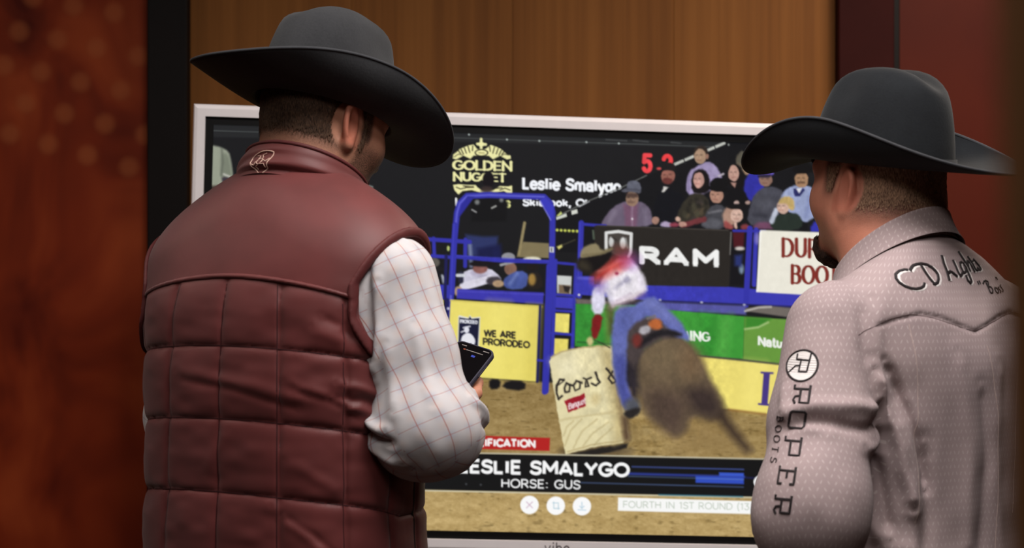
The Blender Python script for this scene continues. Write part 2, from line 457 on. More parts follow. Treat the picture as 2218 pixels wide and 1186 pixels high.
def line_mask(k, coord, period, width, offset=0.0):
    """1 on thin lines repeated every period"""
    f = k.math('FRACT', k.math('MULTIPLY_ADD', coord, 1.0 / period, offset))
    d = k.math('ABSOLUTE', k.math('SUBTRACT', f, 0.5))
    return k.math('LESS_THAN', d, width / period / 2)
def m_check(name):
    k = NT(name); u, v, _ = k.sep(k.attr('cloth', 'Vector')); n2 = k.noise(k.coord(), 700, 2, 0.6)
    base = rgb(188, 183, 185)
    # faint ombre squares of blue and peach between the window-pane lines
    def soft(c, off):
        f = k.math('FRACT', k.math('MULTIPLY_ADD', c, 1.0 / 0.0315, off))
        return k.math('SUBTRACT', 1.0, k.math('MULTIPLY', k.math('ABSOLUTE', k.math('SUBTRACT', f, 0.5)), 2.6), clamp=True)
    blue = k.math('MULTIPLY', soft(u, 0.0), soft(v, 0.0)); peach = k.math('MULTIPLY', soft(u, 0.0), soft(v, 0.5))
    c = k.mix(k.math('MULTIPLY', blue, 0.75), base, rgb(154, 158, 172))
    c = k.mix(k.math('MULTIPLY', peach, 0.55), c, rgb(190, 168, 160))
    c = k.mix(k.math('MULTIPLY', line_mask(k, u, 0.0315, 0.0013, 0.0), 0.8), c, rgb(158, 98, 90))
    c = k.mix(k.math('MULTIPLY', line_mask(k, v, 0.0315, 0.0012, 0.0), 0.62), c, rgb(166, 108, 100))
    k.set(color=c, rough=0.85, spec=0.15, sheen=0.05); k.bump(n2, 0.12, 0.0006); return k.m
M_CHECK = m_check('white_windowpane_shirt')
def m_fleck(name):
    """small slanted flecks in offset rows on pinkish grey cotton"""
    k = NT(name); u, v, _ = k.sep(k.attr('cloth', 'Vector')); n2 = k.noise(k.coord(), 700, 2, 0.6); nb = k.noise(k.coord(), 9, 3)
    pu, pv = 0.0088, 0.0105
    row = k.math('FLOOR', k.math('DIVIDE', v, pv))
    odd = k.math('MODULO', k.math('ABSOLUTE', row), 2.0)
    uu = k.math('ADD', k.math('DIVIDE', u, pu), k.math('MULTIPLY', odd, 0.5))
    fu = k.math('SUBTRACT', k.math('FRACT', uu), 0.5); fv = k.math('SUBTRACT', k.math('FRACT', k.math('DIVIDE', v, pv)), 0.5)
    colp = k.math('MODULO', k.math('ABSOLUTE', k.math('FLOOR', uu)), 2.0)
    sgn = k.math('MULTIPLY_ADD', k.math('ABSOLUTE', k.math('SUBTRACT', colp, odd)), 2.0, -1.0)
    a = k.math('SUBTRACT', fu, k.math('MULTIPLY', k.math('MULTIPLY', fv, 0.42), sgn))
    d = k.math('ADD', k.math('POWER', k.math('ABSOLUTE', k.math('DIVIDE', a, 0.11)), 2.0), k.math('POWER', k.math('ABSOLUTE', k.math('DIVIDE', fv, 0.27)), 2.0))
    m = k.math('LESS_THAN', d, 1.0)
    base = k.ramp(nb, [(0.3, rgb(152, 134, 135)), (0.7, rgb(162, 143, 143))])
    k.set(color=k.mix(k.math('MULTIPLY', m, 0.6), base, rgb(190, 175, 173)), rough=0.85, spec=0.15, sheen=0.05); k.bump(n2, 0.12, 0.0006); return k.m
M_FLECK = m_fleck('pinkish_grey_fleck_cotton')

# ---------------------------------------------------------------- body builders (all in a person's own frame: x right, y forward, z up)
def head_matrix(center, yaw, pitch, roll, s):
    return Matrix.Translation(center) @ Matrix.Rotation(R(yaw), 4, 'Z') @ Matrix.Rotation(R(pitch), 4, 'X') @ Matrix.Rotation(R(roll), 4, 'Y') @ Matrix.Scale(s, 4)
def xf(M, V):
    A = np.array(M); return (np.asarray(V) @ A[:3, :3].T + A[:3, 3]).astype(np.float32)

def head_sdf(G, neck, chin=0.0, jowl=0.0, ears=True):
    f = ell(G, (0, -0.014, 0.028), (0.078, 0.1, 0.093))
    f = smin(f, ell(G, (0, 0.036, -0.032), (0.067, 0.062, 0.082)), 0.05)
    for s in (-1, 1):
        f = smin(f, cone(G, (0.052 * s, 0.004, -0.055), (0.02 * s, 0.072, -0.103), 0.021 + jowl, 0.019), 0.035)   # jaw
        f = smin(f, ell(G, (0.048 * s, 0.055, -0.034), (0.024, 0.028, 0.026)), 0.03)                      # cheek bone
        f = smin(f, cone(G, (0.012 * s, 0.097, 0.022), (0.05 * s, 0.076, 0.022), 0.011, 0.009), 0.02)         # brow
        f = smin(f, cone(G, (0.012 * s, 0.108, -0.041), (0.012 * s, 0.106, -0.043), 0.0085, 0.0085), 0.01)    # nostril wings
    f = smin(f, ell(G, (0, 0.083, -0.106 - chin), (0.024, 0.019, 0.02)), 0.03)
    for s in (-1, 1): f = smax(f, -ell(G, (0.033 * s, 0.104, 0.001), (0.017, 0.018, 0.011)), 0.012)
    f = smin(f, cone(G, (0, 0.096, 0.008), (0, 0.115, -0.035), 0.008, 0.0120), 0.014)                       # nose
    f = smin(f, cone(G, (-0.019, 0.094, -0.068), (0.019, 0.094, -0.068), 0.0055, 0.0055), 0.012)
    f = smin(f, cone(G, (-0.016, 0.093, -0.080), (0.016, 0.093, -0.080), 0.0065, 0.0065), 0.012)
    f = smax(f, -cone(G, (-0.02, 0.103, -0.0735), (0.02, 0.103, -0.0735), 0.0022, 0.0022), 0.004)
    f = smin(f, cone(G, (0, -0.03, -0.05), neck[0], 0.062 + jowl * 0.6, neck[1]), 0.045)
    f = smin(f, cone(G, neck[0], neck[2], neck[1], neck[3]), 0.05)
    for s in ((-1, 1) if ears else ()):                                                                  # ears
        c, sn = math.cos(R(24)), math.sin(R(24))
        # ear frame: thin axis points out and forward
        ax = np.array([s * c, sn, 0.0]); up = np.array([0.0, -0.14, 0.99]); up /= np.linalg.norm(up)
        fw = np.cross(up, ax); fw /= np.linalg.norm(fw); ax = np.cross(fw, up)
        Mx = np.stack([ax, fw, up], 1); ce = np.array([0.083 * s, -0.018, -0.020])
        x, y, z = G[0] - ce[0], G[1] - ce[1], G[2] - ce[2]
        lx = Mx[0, 0] * x + Mx[1, 0] * y + Mx[2, 0] * z; ly = Mx[0, 1] * x + Mx[1, 1] * y + Mx[2, 1] * z; lz = Mx[0, 2] * x + Mx[1, 2] * y + Mx[2, 2] * z
        wid = 0.0170 + 0.10 * np.clip(lz, -0.035, 0.03)
        q = np.sqrt((ly / wid) ** 2 + (lz / 0.0325) ** 2)
        plate = smax((q - 1) * 0.02, np.abs(lx) - 0.0035, 0.006)
        helix = np.sqrt(((q - 0.9) * 0.02) ** 2 + (lx - 0.003) ** 2) - 0.0042
        e = smin(plate, helix, 0.004)
        e = smax(e, -(np.sqrt(((ly) / 0.0085) ** 2 + ((lz + 0.004) / 0.014) ** 2 + ((lx - 0.006) / 0.006) ** 2) - 1) * 0.006, 0.004)
        e = smin(e, np.sqrt((lx - 0.001) ** 2 + ly ** 2 + (lz + 0.031) ** 2) - 0.0085, 0.008)             # lobe
        f = smin(f, e, 0.009)
    return f

def build_head(root, mat, M, neck, stub, red, h=0.0027, **kw):
    lo, hi = (-0.125, -0.155, -0.24), (0.125, 0.145, 0.13)
    G = grid(lo, hi, h); F = head_sdf(G, neck, **kw)
    V, Q = nets(F, lo, h); 
    return V, Q, stub(V), red(V)

def hand_parts(curl, spread=0.0, thumb=0.5):
    """round cones of a right hand: wrist at origin, fingers along +y, thumb side -x, back of the hand +z"""
    parts = [((0, -0.042, 0), (0, 0.01, 0), 0.025, 0.027)]
    for i, x in enumerate((-0.032, -0.011, 0.011, 0.030)):
        parts.append(((x * 0.55, 0.015, 0), (x, 0.088 - abs(i - 1.3) * 0.005, 0.0), 0.0165, 0.0125))
    L = ((0.043, 0.026, 0.021), (0.048, 0.03, 0.022), (0.044, 0.028, 0.021), (0.034, 0.021, 0.019))
    for i, x in enumerate((-0.032, -0.011, 0.011, 0.030)):
        p = np.array([x, 0.088 - abs(i - 1.3) * 0.005, 0.0]); a = 0.0; c = curl[i]
        for j in range(3):
            a += c[j]; d = np.array([math.sin(spread) * (i - 1.5), math.cos(R(a)), -math.sin(R(a))]); d /= np.linalg.norm(d)
            q = p + d * L[i][j]; r = (0.0098, 0.0088, 0.0078, 0.0068); parts.append((tuple(p), tuple(q), r[j], r[j + 1])); p = q
    p = np.array([-0.022, 0.022, -0.006])
    for d, l, r0, r1 in (((-0.72, 0.6, -0.35 * thumb), 0.044, 0.0155, 0.0115), ((-0.35, 0.85, -0.5 * thumb), 0.034, 0.0112, 0.0098), ((-0.1, 0.9, -0.6 * thumb), 0.027, 0.0095, 0.0075)):
        d = np.array(d); d /= np.linalg.norm(d); q = p + d * l; parts.append((tuple(p), tuple(q), r0, r1)); p = q
    return parts
def build_hand(M, curl, mirror=False, thumb=0.5):
    parts = hand_parts(curl, 0.06, thumb); lo, hi = (-0.10, -0.075, -0.11), (0.06, 0.215, 0.045); h = 0.0027
    G = grid(lo, hi, h); palm = None; F = None
    for i, (a, b, ra, rb) in enumerate(parts):
        c = cone(G, a, b, ra, rb)
        if i < 5: palm = c if palm is None else smin(palm, c, 0.016)
    F = palm
    for i in range(4):
        fg = None
        for j in range(3):
            a, b, ra, rb = parts[5 + i * 3 + j]; c = cone(G, a, b, ra, rb); fg = c if fg is None else smin(fg, c, 0.004)
        F = smin(F, fg, 0.006)
    fg = None
    for j in range(3):
        a, b, ra, rb = parts[17 + j]; c = cone(G, a, b, ra, rb); fg = c if fg is None else smin(fg, c, 0.006)
    F = smin(F, fg, 0.012)
    V, Q = nets(F, lo, h)
    if mirror: V = V * np.array([-1, 1, 1], np.float32); Q = Q[:, ::-1]
    return xf(M, V), Q

def join(parts):
    Vs, Qs, b = [], [], 0
    for V, Q in parts: Vs.append(V); Qs.append(Q + b); b += len(V)
    return np.concatenate(Vs), np.concatenate(Qs)

def build_hair(root, M, density, mat, name='hair', thick=0.0028, neckfree=True, h=0.003, kw={}, neck=None, label=None):
    lo, hi = (-0.115, -0.145, -0.2), (0.115, 0.14, 0.13)
    G = grid(lo, hi, h)
    F = head_sdf(G, neck, ears=False, **kw)
    V, Q = nets(F - 0.0006, lo, h); N = normals(V, Q)
    d = density(V); keep = d > 0.02
    V = V + N * (thick * np.clip(d, 0, 1) * (1 + 0.35 * vnoise(V * 240, 3)))[:, None].astype(np.float32)
    q = Q[keep[Q].all(1)]; used = np.unique(q); rm = np.full(len(V), -1); rm[used] = np.arange(len(used))
    o = mesh_np(name, xf(M, V[used]), rm[q], mat, root, True, {'hairmask': ('FLOAT', d[used])})
    if label: o['label'] = label
    return o

def face_details(root, M, brow_mat):
    for s in (-1, 1):
        c = Vector((0.033 * s, 0.0795, 0.001)); P = lambda q: tuple(M @ q)
        rg = [[P(c + 0.0118 * Vector((math.sin(a) * math.cos(b), math.sin(a) * math.sin(b), math.cos(a)))) for b in np.linspace(0, 2 * np.pi, 14, endpoint=False)] for a in np.linspace(0.12, math.pi - 0.12, 10)]
        eye = MB().loft(rg).build('eye', M_EYE, root, True)
        ir = [[P(c + Vector((r_ * math.cos(b), y_, r_ * math.sin(b) - 0.001))) for b in np.linspace(0, 2 * np.pi, 14, endpoint=False)] for r_, y_ in ((0.0056, 0.0102), (0.0052, 0.0111), (0.001, 0.0121))]
        MB().loft(ir).build('iris', M_IRIS, eye, True)
        br = [Vector((0.013 * s, 0.110, 0.026)), Vector((0.026 * s, 0.1075, 0.031)), Vector((0.040 * s, 0.099, 0.032)), Vector((0.053 * s, 0.086, 0.027))]
        MB().tube([P(q) for q in br], [0.0035, 0.0046, 0.004, 0.0018], 8).build('eyebrow', brow_mat, root, True)

def sstep(a, b, x):
    t = np.clip((x - a) / (b - a), 0, 1); return t * t * (3 - 2 * t)

def build_hat(root, mat, M, crown_h=0.135, ax=0.087, ay=0.107, out=(0.186, 0.222), up=0.06, front=0.03, back=0.012, lean=0.0, tip=0.0, dent=1.0, taper=0.05, bias=0.0, rounder=0.5):
    """cattleman hat: x right, y front; brim base plane z = 0"""
    NA = 144
    th = np.linspace(0, 2 * np.pi, NA, endpoint=False); sn, cs = np.sin(th), np.cos(th)           # 0 = front
    def brim(t, dz=0.0):
        e = 0.5 + 0.5 * cs
        x = sn * (ax + (out[0] - ax) * t); y = cs * (ay + (out[1] - ay) * t)
        side = np.abs(sn) ** 2.2 * (1 + bias * cs)
        z = up * side * t ** 1.7 - front * np.clip(cs, 0, 1) ** 1.6 * t ** 1.4 - back * np.clip(-cs, 0, 1) ** 1.6 * t ** 1.4
        x = x * (1 - 0.16 * side * t ** 2.2)
        z = z + tip * np.clip(-cs, 0, 1) ** 6 * t ** 4
        return np.stack([x, y, z + dz], 1)
    rows = []; TH = 0.0034
    # crown from the centre of the top outwards
    prof = [(0.0, 1.0), (0.12, 1.0), (0.25, 0.998), (0.38, 0.994), (0.50, 0.985), (0.60, 0.968), (0.69, 0.94), (0.76, 0.905), (0.815, 0.86), (0.85, 0.80), (0.875, 0.73), (0.90, 0.64), (0.925, 0.53), (0.945, 0.42), (0.965, 0.30), (0.98, 0.18), (0.99, 0.08), (1.0, 0.01)]
    soft = [(0.0, 1.0), (0.12, 0.998), (0.25, 0.992), (0.38, 0.98), (0.50, 0.962), (0.60, 0.935), (0.69, 0.895), (0.77, 0.84), (0.835, 0.77), (0.875, 0.69), (0.905, 0.60), (0.93, 0.50), (0.95, 0.40), (0.965, 0.30), (0.978, 0.21), (0.988, 0.12), (0.995, 0.055), (1.0, 0.01)]
    prof = [(a + (c - a) * rounder, b + (d - b) * rounder) for (a, b), (c, d) in zip(prof, soft)]
    P2 = []
    for (a, b), (c, d) in zip(prof[:-1], prof[1:]):
        for q in (0, 0.5): P2.append((a + (c - a) * q, b + (d - b) * q))
    P2.append(prof[-1])
    for s, zz in P2:
        tp = 1 - taper * zz ** 1.5; x = sn * ax * s * tp; y = cs * ay * s * tp - 0.004 * zz
        hfac = crown_h * (1 + lean * cs * s)
        z = np.full(NA, 1.0) * zz * hfac
        d1 = 0.018 * np.exp(-(x / 0.026) ** 2) * sstep(-0.118, -0.072, y) * (1 - sstep(0.05, 0.098, y) * 0.6)
        d2 = 0.010 * (np.exp(-(((np.abs(x) - 0.062) / 0.022) ** 2 + ((y - 0.038) / 0.042) ** 2)))
        z = z * (1 - dent * (d1 + d2) / crown_h * zz)
        x = x - np.sign(x) * dent * 0.010 * np.exp(-(((y - 0.045) / 0.04) ** 2)) * np.exp(-((zz - 0.72) / 0.22) ** 2) * np.abs(sn)
        rows.append(np.stack([x, y, z], 1))
    tt = [0.0, 0.03, 0.07, 0.12, 0.2, 0.3, 0.4, 0.5, 0.6, 0.7, 0.8, 0.88, 0.94, 0.985, 1.0]
    for i, t in enumerate(tt[1:]): rows.append(brim(t, TH * (1 if t < 0.99 else 0.55)))
    for t in tt[::-1]: rows.append(brim(t, -TH * 0.4 if t < 0.99 else 0.0))
    for zz in (0.08, 0.3, 0.5, 0.6):                                                # inside of the crown, closed at its top
        s = np.interp(zz, [0, 0.3, 0.6], [0.965, 0.90, 0.72]); rows.append(np.stack([sn * ax * s, cs * ay * s, np.full(NA, crown_h * zz)], 1))
    V = np.concatenate(rows); V = xf(M, V); nr = len(rows)
    i = np.arange(nr - 1)[:, None] * NA; j = np.arange(NA)[None, :]; j2 = (j + 1) % NA
    Q = np.stack([i + j, i + NA + j, i + NA + j2, i + j2], -1).reshape(-1, 4)
    hat = mesh_np('cowboy_hat', V, Q, mat, root, True)
    # rolled edge around the brim and a narrow self band round the crown
    e = xf(M, brim(1.0, TH * 0.3)); MB().tube([tuple(p) for p in e], 0.0026, 6, True).build('brim_edge', M_BRIM_EDGE, hat, True)
    b0 = np.stack([sn * ax * 1.006, cs * ay * 1.006, np.full(NA, 0.004)], 1); b1 = np.stack([sn * ax * 0.996, cs * ay * 0.996 , np.full(NA, 0.017)], 1)
    bb0 = b0 * np.array([1.022, 1.02, 1]); bb1 = b1 * np.array([1.022, 1.02, 1])
    MB().loft([[tuple(p) for p in xf(M, r)] for r in (b0, bb0, bb1, b1)], caps=False).build('hat_band', mat, hat, True)
    return hat

# ---------------------------------------------------------------- stroke lettering, used for embroidery and for the display picture
def arc(cx, cy, rx, ry, a0, a1, n=14):
    return [(cx + rx * math.cos(R(a0 + (a1 - a0) * i / n)), cy + ry * math.sin(R(a0 + (a1 - a0) * i / n))) for i in range(n + 1)]
def bez(*p, n=12):
    out = []
    for i in range(n + 1):
        t = i / n; q = [tuple(map(float, a)) for a in p]
        while len(q) > 1: q = [((1 - t) * a[0] + t * b[0], (1 - t) * a[1] + t * b[1]) for a, b in zip(q[:-1], q[1:])]
        out.append(q[0])
    return out
# glyph: (advance, [polylines]); baseline y = 0, capital height y = 1, x-height 0.7
GL = {
 'A': (0.86, [[(0.02, 0), (0.41, 1), (0.80, 0)], [(0.16, 0.30), (0.66, 0.30)]]),
 'B': (0.76, [[(0.08, 0), (0.08, 1)], [(0.08, 1), (0.38, 1)] + arc(0.38, 0.76, 0.24, 0.24, 90, -90)[1:] + [(0.08, 0.52)], [(0.08, 0.52), (0.42, 0.52)] + arc(0.42, 0.26, 0.26, 0.26, 90, -90)[1:] + [(0.08, 0)]]),
 'C': (0.84, [arc(0.47, 0.5, 0.41, 0.5, 50, 310, 22)]),
 'D': (0.84, [[(0.08, 0), (0.08, 1), (0.32, 1)] + arc(0.32, 0.5, 0.44, 0.5, 90, -90, 18)[1:] + [(0.08, 0)]]),
 'E': (0.68, [[(0.60, 1), (0.08, 1), (0.08, 0), (0.61, 0)], [(0.08, 0.52), (0.55, 0.52)]]),
 'F': (0.64, [[(0.60, 1), (0.08, 1), (0.08, 0)], [(0.08, 0.5), (0.54, 0.5)]]),
 'G': (0.90, [arc(0.47, 0.5, 0.41, 0.5, 48, 330, 22) + [(0.84, 0.46), (0.52, 0.46)]]),
 'H': (0.84, [[(0.08, 0), (0.08, 1)], [(0.74, 0), (0.74, 1)], [(0.08, 0.52), (0.74, 0.52)]]),
 'I': (0.30, [[(0.14, 0), (0.14, 1)]]),
 'L': (0.62, [[(0.08, 1), (0.08, 0), (0.56, 0)]]),
 'M': (0.98, [[(0.08, 0), (0.08, 1), (0.48, 0.30), (0.88, 1), (0.88, 0)]]),
 'N': (0.86, [[(0.08, 0), (0.08, 1), (0.76, 0), (0.76, 1)]]),
 'O': (0.96, [arc(0.48, 0.5, 0.43, 0.5, 0, 360, 28)]),
 'P': (0.72, [[(0.08, 0), (0.08, 1), (0.38, 1)] + arc(0.38, 0.71, 0.27, 0.29, 90, -90)[1:] + [(0.08, 0.42)]]),
 'R': (0.78, [[(0.08, 0), (0.08, 1), (0.38, 1)] + arc(0.38, 0.73, 0.26, 0.27, 90, -90)[1:] + [(0.08, 0.46)], [(0.38, 0.46), (0.70, 0)]]),
 'S': (0.70, [bez((0.60, 0.86), (0.50, 1.03), (0.10, 1.08), (0.08, 0.74), n=10) + bez((0.08, 0.74), (0.10, 0.44), (0.62, 0.60), (0.62, 0.27), n=10)[1:] + bez((0.62, 0.27), (0.60, -0.10), (0.14, -0.03), (0.05, 0.15), n=10)[1:]]),
 'T': (0.70, [[(0.02, 1), (0.66, 1)], [(0.34, 1), (0.34, 0)]]),
 'U': (0.82, [[(0.08, 1), (0.08, 0.34)] + arc(0.40, 0.34, 0.32, 0.34, 180, 360)[1:] + [(0.72, 1)]]),
 'V': (0.82, [[(0.02, 1), (0.40, 0), (0.78, 1)]]),
 'W': (1.16, [[(0.02, 1), (0.28, 0), (0.57, 1), (0.86, 0), (1.12, 1)]]),
 'Y': (0.80, [[(0.02, 1), (0.39, 0.44), (0.76, 1)], [(0.39, 0.44), (0.39, 0)]]),
 '1': (0.46, [[(0.06, 0.84), (0.28, 1), (0.28, 0)]]),
 '3': (0.68, [[(0.08, 1), (0.58, 1), (0.30, 0.60)] + arc(0.31, 0.30, 0.29, 0.30, 90, -150)]),
 '5': (0.70, [[(0.60, 1), (0.16, 1), (0.12, 0.56)] + arc(0.34, 0.32, 0.28, 0.32, 110, -150)]),
 '8': (0.72, [arc(0.35, 0.75, 0.24, 0.25, 0, 360, 20), arc(0.35, 0.26, 0.29, 0.26, 0, 360, 20)]),
 '0': (0.74, [arc(0.37, 0.5, 0.30, 0.5, 0, 360, 24)]),
 '2': (0.70, [arc(0.33, 0.72, 0.27, 0.28, 165, -35) + [(0.06, 0.0), (0.64, 0.0)]]),
 ':': (0.30, [[(0.14, 0.02), (0.14, 0.14)], [(0.14, 0.56), (0.14, 0.68)]]),
 '.': (0.28, [[(0.13, 0.0), (0.13, 0.12)]]),
 ',': (0.28, [[(0.16, 0.10), (0.08, -0.14)]]),
 '(': (0.36, [arc(0.42, 0.46, 0.32, 0.66, 120, 240)]),
 ' ': (0.42, []),
 'a': (0.62, [arc(0.30, 0.46, 0.23, 0.22, 160, 0, 10) + [(0.53, 0)], arc(0.29, 0.20, 0.23, 0.19, 0, 360, 18)]),
 'b': (0.66, [[(0.08, 1), (0.08, 0)], arc(0.34, 0.33, 0.25, 0.33, 0, 360, 20)]),
 'e': (0.64, [[(0.06, 0.36), (0.57, 0.36)] + arc(0.31, 0.33, 0.26, 0.34, 5, 312, 20)[1:]]),
 'g': (0.66, [arc(0.30, 0.33, 0.25, 0.33, 0, 360, 20), [(0.56, 0.68), (0.56, -0.06)] + arc(0.32, -0.06, 0.24, 0.20, 0, -150)[1:]]),
 'h': (0.64, [[(0.08, 1), (0.08, 0)], [(0.08, 0.40)] + arc(0.32, 0.40, 0.23, 0.28, 170, 0) + [(0.55, 0)]]),
 'i': (0.28, [[(0.14, 0.68), (0.14, 0)], [(0.14, 0.88), (0.14, 1.0)]]),
 'k': (0.60, [[(0.08, 1), (0.08, 0)], [(0.52, 0.68), (0.10, 0.28)], [(0.24, 0.40), (0.55, 0)]]),
 'l': (0.28, [[(0.14, 1), (0.14, 0)]]),
 'm': (0.96, [[(0.08, 0.68), (0.08, 0)], [(0.08, 0.42)] + arc(0.28, 0.42, 0.19, 0.26, 170, 0) + [(0.47, 0)], [(0.47, 0.42)] + arc(0.67, 0.42, 0.19, 0.26, 170, 0) + [(0.86, 0)]]),
 'n': (0.64, [[(0.08, 0.68), (0.08, 0)], [(0.08, 0.40)] + arc(0.32, 0.40, 0.23, 0.28, 170, 0) + [(0.55, 0)]]),
 'o': (0.66, [arc(0.32, 0.33, 0.26, 0.34, 0, 360, 22)]),
 'q': (0.66, [arc(0.30, 0.33, 0.25, 0.33, 0, 360, 20), [(0.56, 0.68), (0.56, -0.28)]]),
 'r': (0.46, [[(0.08, 0.68), (0.08, 0)], [(0.08, 0.40)] + arc(0.34, 0.38, 0.25, 0.30, 170, 70)]),
 's': (0.54, [bez((0.46, 0.58), (0.38, 0.71), (0.08, 0.74), (0.07, 0.51), n=8) + bez((0.07, 0.51), (0.08, 0.30), (0.47, 0.42), (0.47, 0.18), n=8)[1:] + bez((0.47, 0.18), (0.46, -0.07), (0.10, -0.02), (0.04, 0.11), n=8)[1:]]),
 't': (0.44, [[(0.20, 0.92), (0.20, 0.16)] + arc(0.34, 0.16, 0.14, 0.16, 180, 290)[1:], [(0.02, 0.68), (0.40, 0.68)]]),
 'u': (0.64, [[(0.08, 0.68), (0.08, 0.28)] + arc(0.31, 0.28, 0.23, 0.28, 180, 340)[1:], [(0.55, 0.68), (0.55, 0)]]),
 'v': (0.60, [[(0.03, 0.68), (0.29, 0), (0.55, 0.68)]]),
 'y': (0.60, [[(0.03, 0.68), (0.30, 0.02)], [(0.57, 0.68), (0.22, -0.28), (0.06, -0.28)]]),
}
def text_strokes(s, track=0.08, serif=0.0):
    """polylines of a line of text, unit capital height; serif adds slabs at the feet and heads of upright strokes"""
    x = 0.0; out = []
    for ch in s:
        adv, polys = GL[ch]
        for p in polys:
            q = [(a + x, b) for a, b in p]; out.append((q, False))
            if serif and ch not in ':.,(':
                for e, nx in ((q[0], q[1]), (q[-1], q[-2])):
                    dx, dy = nx[0] - e[0], nx[1] - e[1]
                    if abs(dy) > 1.2 * abs(dx) and (abs(e[1]) < 0.02 or abs(e[1] - 1) < 0.02 or abs(e[1] - 0.68) < 0.02):
                        out.append(([(e[0] - serif, e[1]), (e[0] + serif, e[1])], True))
                if ch in 'BDEFHILPRTM':     # inner corners of stems that do not end a polyline
                    for yy in (0, 1):
                        if ch == 'T' and yy == 1: continue
                        if ch == 'M' and yy == 0: continue
                        out.append(([(x + (0.34 if ch == 'T' else 0.14 if ch == 'I' else 0.08) - serif, yy), (x + (0.34 if ch == 'T' else 0.14 if ch == 'I' else 0.08) + serif * (1 if ch in 'IHT' else 0.3), yy)], True))
        x += adv + track
    return out, x - track

def stitch(name, lines, bvh, o, u, v, d, mat, parent, lift=0.0004, relief=0.0010, step=0.0018, label=None):
    """embroider polylines [(pts2d, width)] laid out in the plane (o,u,v) onto the cloth found along d"""
    o, u, v, d = Vector(o), Vector(u), Vector(v), Vector(d).normalized(); V = []; F = []
    for pts, w in lines:
        P = []
        for (a, b), (c, e) in zip(pts[:-1], pts[1:]):
            L = math.hypot((c - a) * u.length, (e - b) * v.length); n = max(1, int(L / step))
            P += [(a + (c - a) * i / n, b + (e - b) * i / n) for i in range(n)]
        P.append(pts[-1]); H = []
        for a, b in P:
            q = o + u * a + v * b; h = bvh.ray_cast(q - d * 0.25, d, 0.6)
            if h[0] is not None: H.append((h[0], h[1] if h[1].dot(d) < 0 else -h[1]))
        if len(H) < 2: continue
        b0 = len(V)
        for i, (p, n) in enumerate(H):
            t = (H[min(i + 1, len(H) - 1)][0] - H[max(i - 1, 0)][0])
            if t.length < 1e-7: t = u.copy()
            s = t.cross(n).normalized() * (w / 2)
            V += [p + s + n * lift, p + s * 0.55 + n * (lift + relief), p - s * 0.55 + n * (lift + relief), p - s + n * lift]
        for i in range(len(H) - 1):
            for j in range(3):
                a = b0 + i * 4 + j; F.append((a, a + 1, a + 5, a + 4))
        F.append((b0, b0 + 3, b0 + 2, b0 + 1)); e = b0 + (len(H) - 1) * 4; F.append((e, e + 1, e + 2, e + 3))
    ob = mesh_np(name, [tuple(p) for p in V], F, mat, parent, False)
    if label: ob['label'] = label
    return ob
def seam(name, pts, bvh, mat, parent, w=0.002, lift=0.0003):
    """a thread line laid on the nearest cloth along 3-D points"""
    V = []; F = []; H = []
    for p in pts:
        q_ = Vector((p[0] * 2.2, p[1] * 2.2, p[2])); h_ = bvh.ray_cast(q_, Vector((0, 0, p[2])) - q_)
        if h_[0] is not None: H.append((h_[0], h_[1]))
    for i, (p, n) in enumerate(H):
        t = H[min(i + 1, len(H) - 1)][0] - H[max(i - 1, 0)][0]
        if n.dot(p - Vector((0, 0, p.z))) < 0: n = -n
        s = t.cross(n).normalized() * (w / 2); V += [p + s + n * lift, p + n * lift * 2, p - s + n * lift]
    for i in range(len(H) - 1):
        for j in (0, 1): a = i * 3 + j; F.append((a, a + 1, a + 4, a + 3))
    return mesh_np(name, [tuple(q) for q in V], F, mat, parent, True)
def bvh_of(V, Q):
    return BVHTree.FromPolygons([tuple(map(float, v)) for v in V], [tuple(map(int, q)) for q in Q])

# ---------------------------------------------------------------- torso, sleeves, legs
def torso_sdf(G, prof, zn, slope, n=2.5, k=0.06, ytilt=0.0, ridge=0.0):
    X, Y, Z = G; zf = np.linspace(prof[0][0] - 0.2, prof[-1][0] + 0.2, 400); dz = zf[1] - zf[0]
    kr = np.exp(-(np.arange(-60, 61) * dz / 0.030) ** 2); kr /= kr.sum()
    def smooth(i):
        v = np.interp(zf, [p[0] for p in prof], [p[i] for p in prof]); return np.convolve(np.pad(v, 60, mode='edge'), kr, 'valid')
    prof = list(zip(zf, smooth(1), smooth(2), smooth(3), smooth(4))); zs = list(zf)
    w = np.interp(Z, zs, [p[1] for p in prof]).astype(np.float32); db = np.interp(Z, zs, [p[2] for p in prof]).astype(np.float32)
    df = np.interp(Z, zs, [p[3] for p in prof]).astype(np.float32); cy = np.interp(Z, zs, [p[4] for p in prof]).astype(np.float32)
    d = np.where(Y < cy, db, df)
    q = ((np.abs(X) / w) ** n + (np.abs(Y - cy) / d) ** n) ** (1.0 / n)
    f = (q - 1) * np.minimum(w, d)
    zt = zn - slope * (np.sqrt(X * X + 0.05 ** 2) - 0.05)
    zt = zt - ytilt * (Y + 0.04) - ridge * (np.sqrt((Y - 0.02) ** 2 + 0.03 ** 2) - 0.03)
    return smax(f, (Z - zt) * 0.88, k)

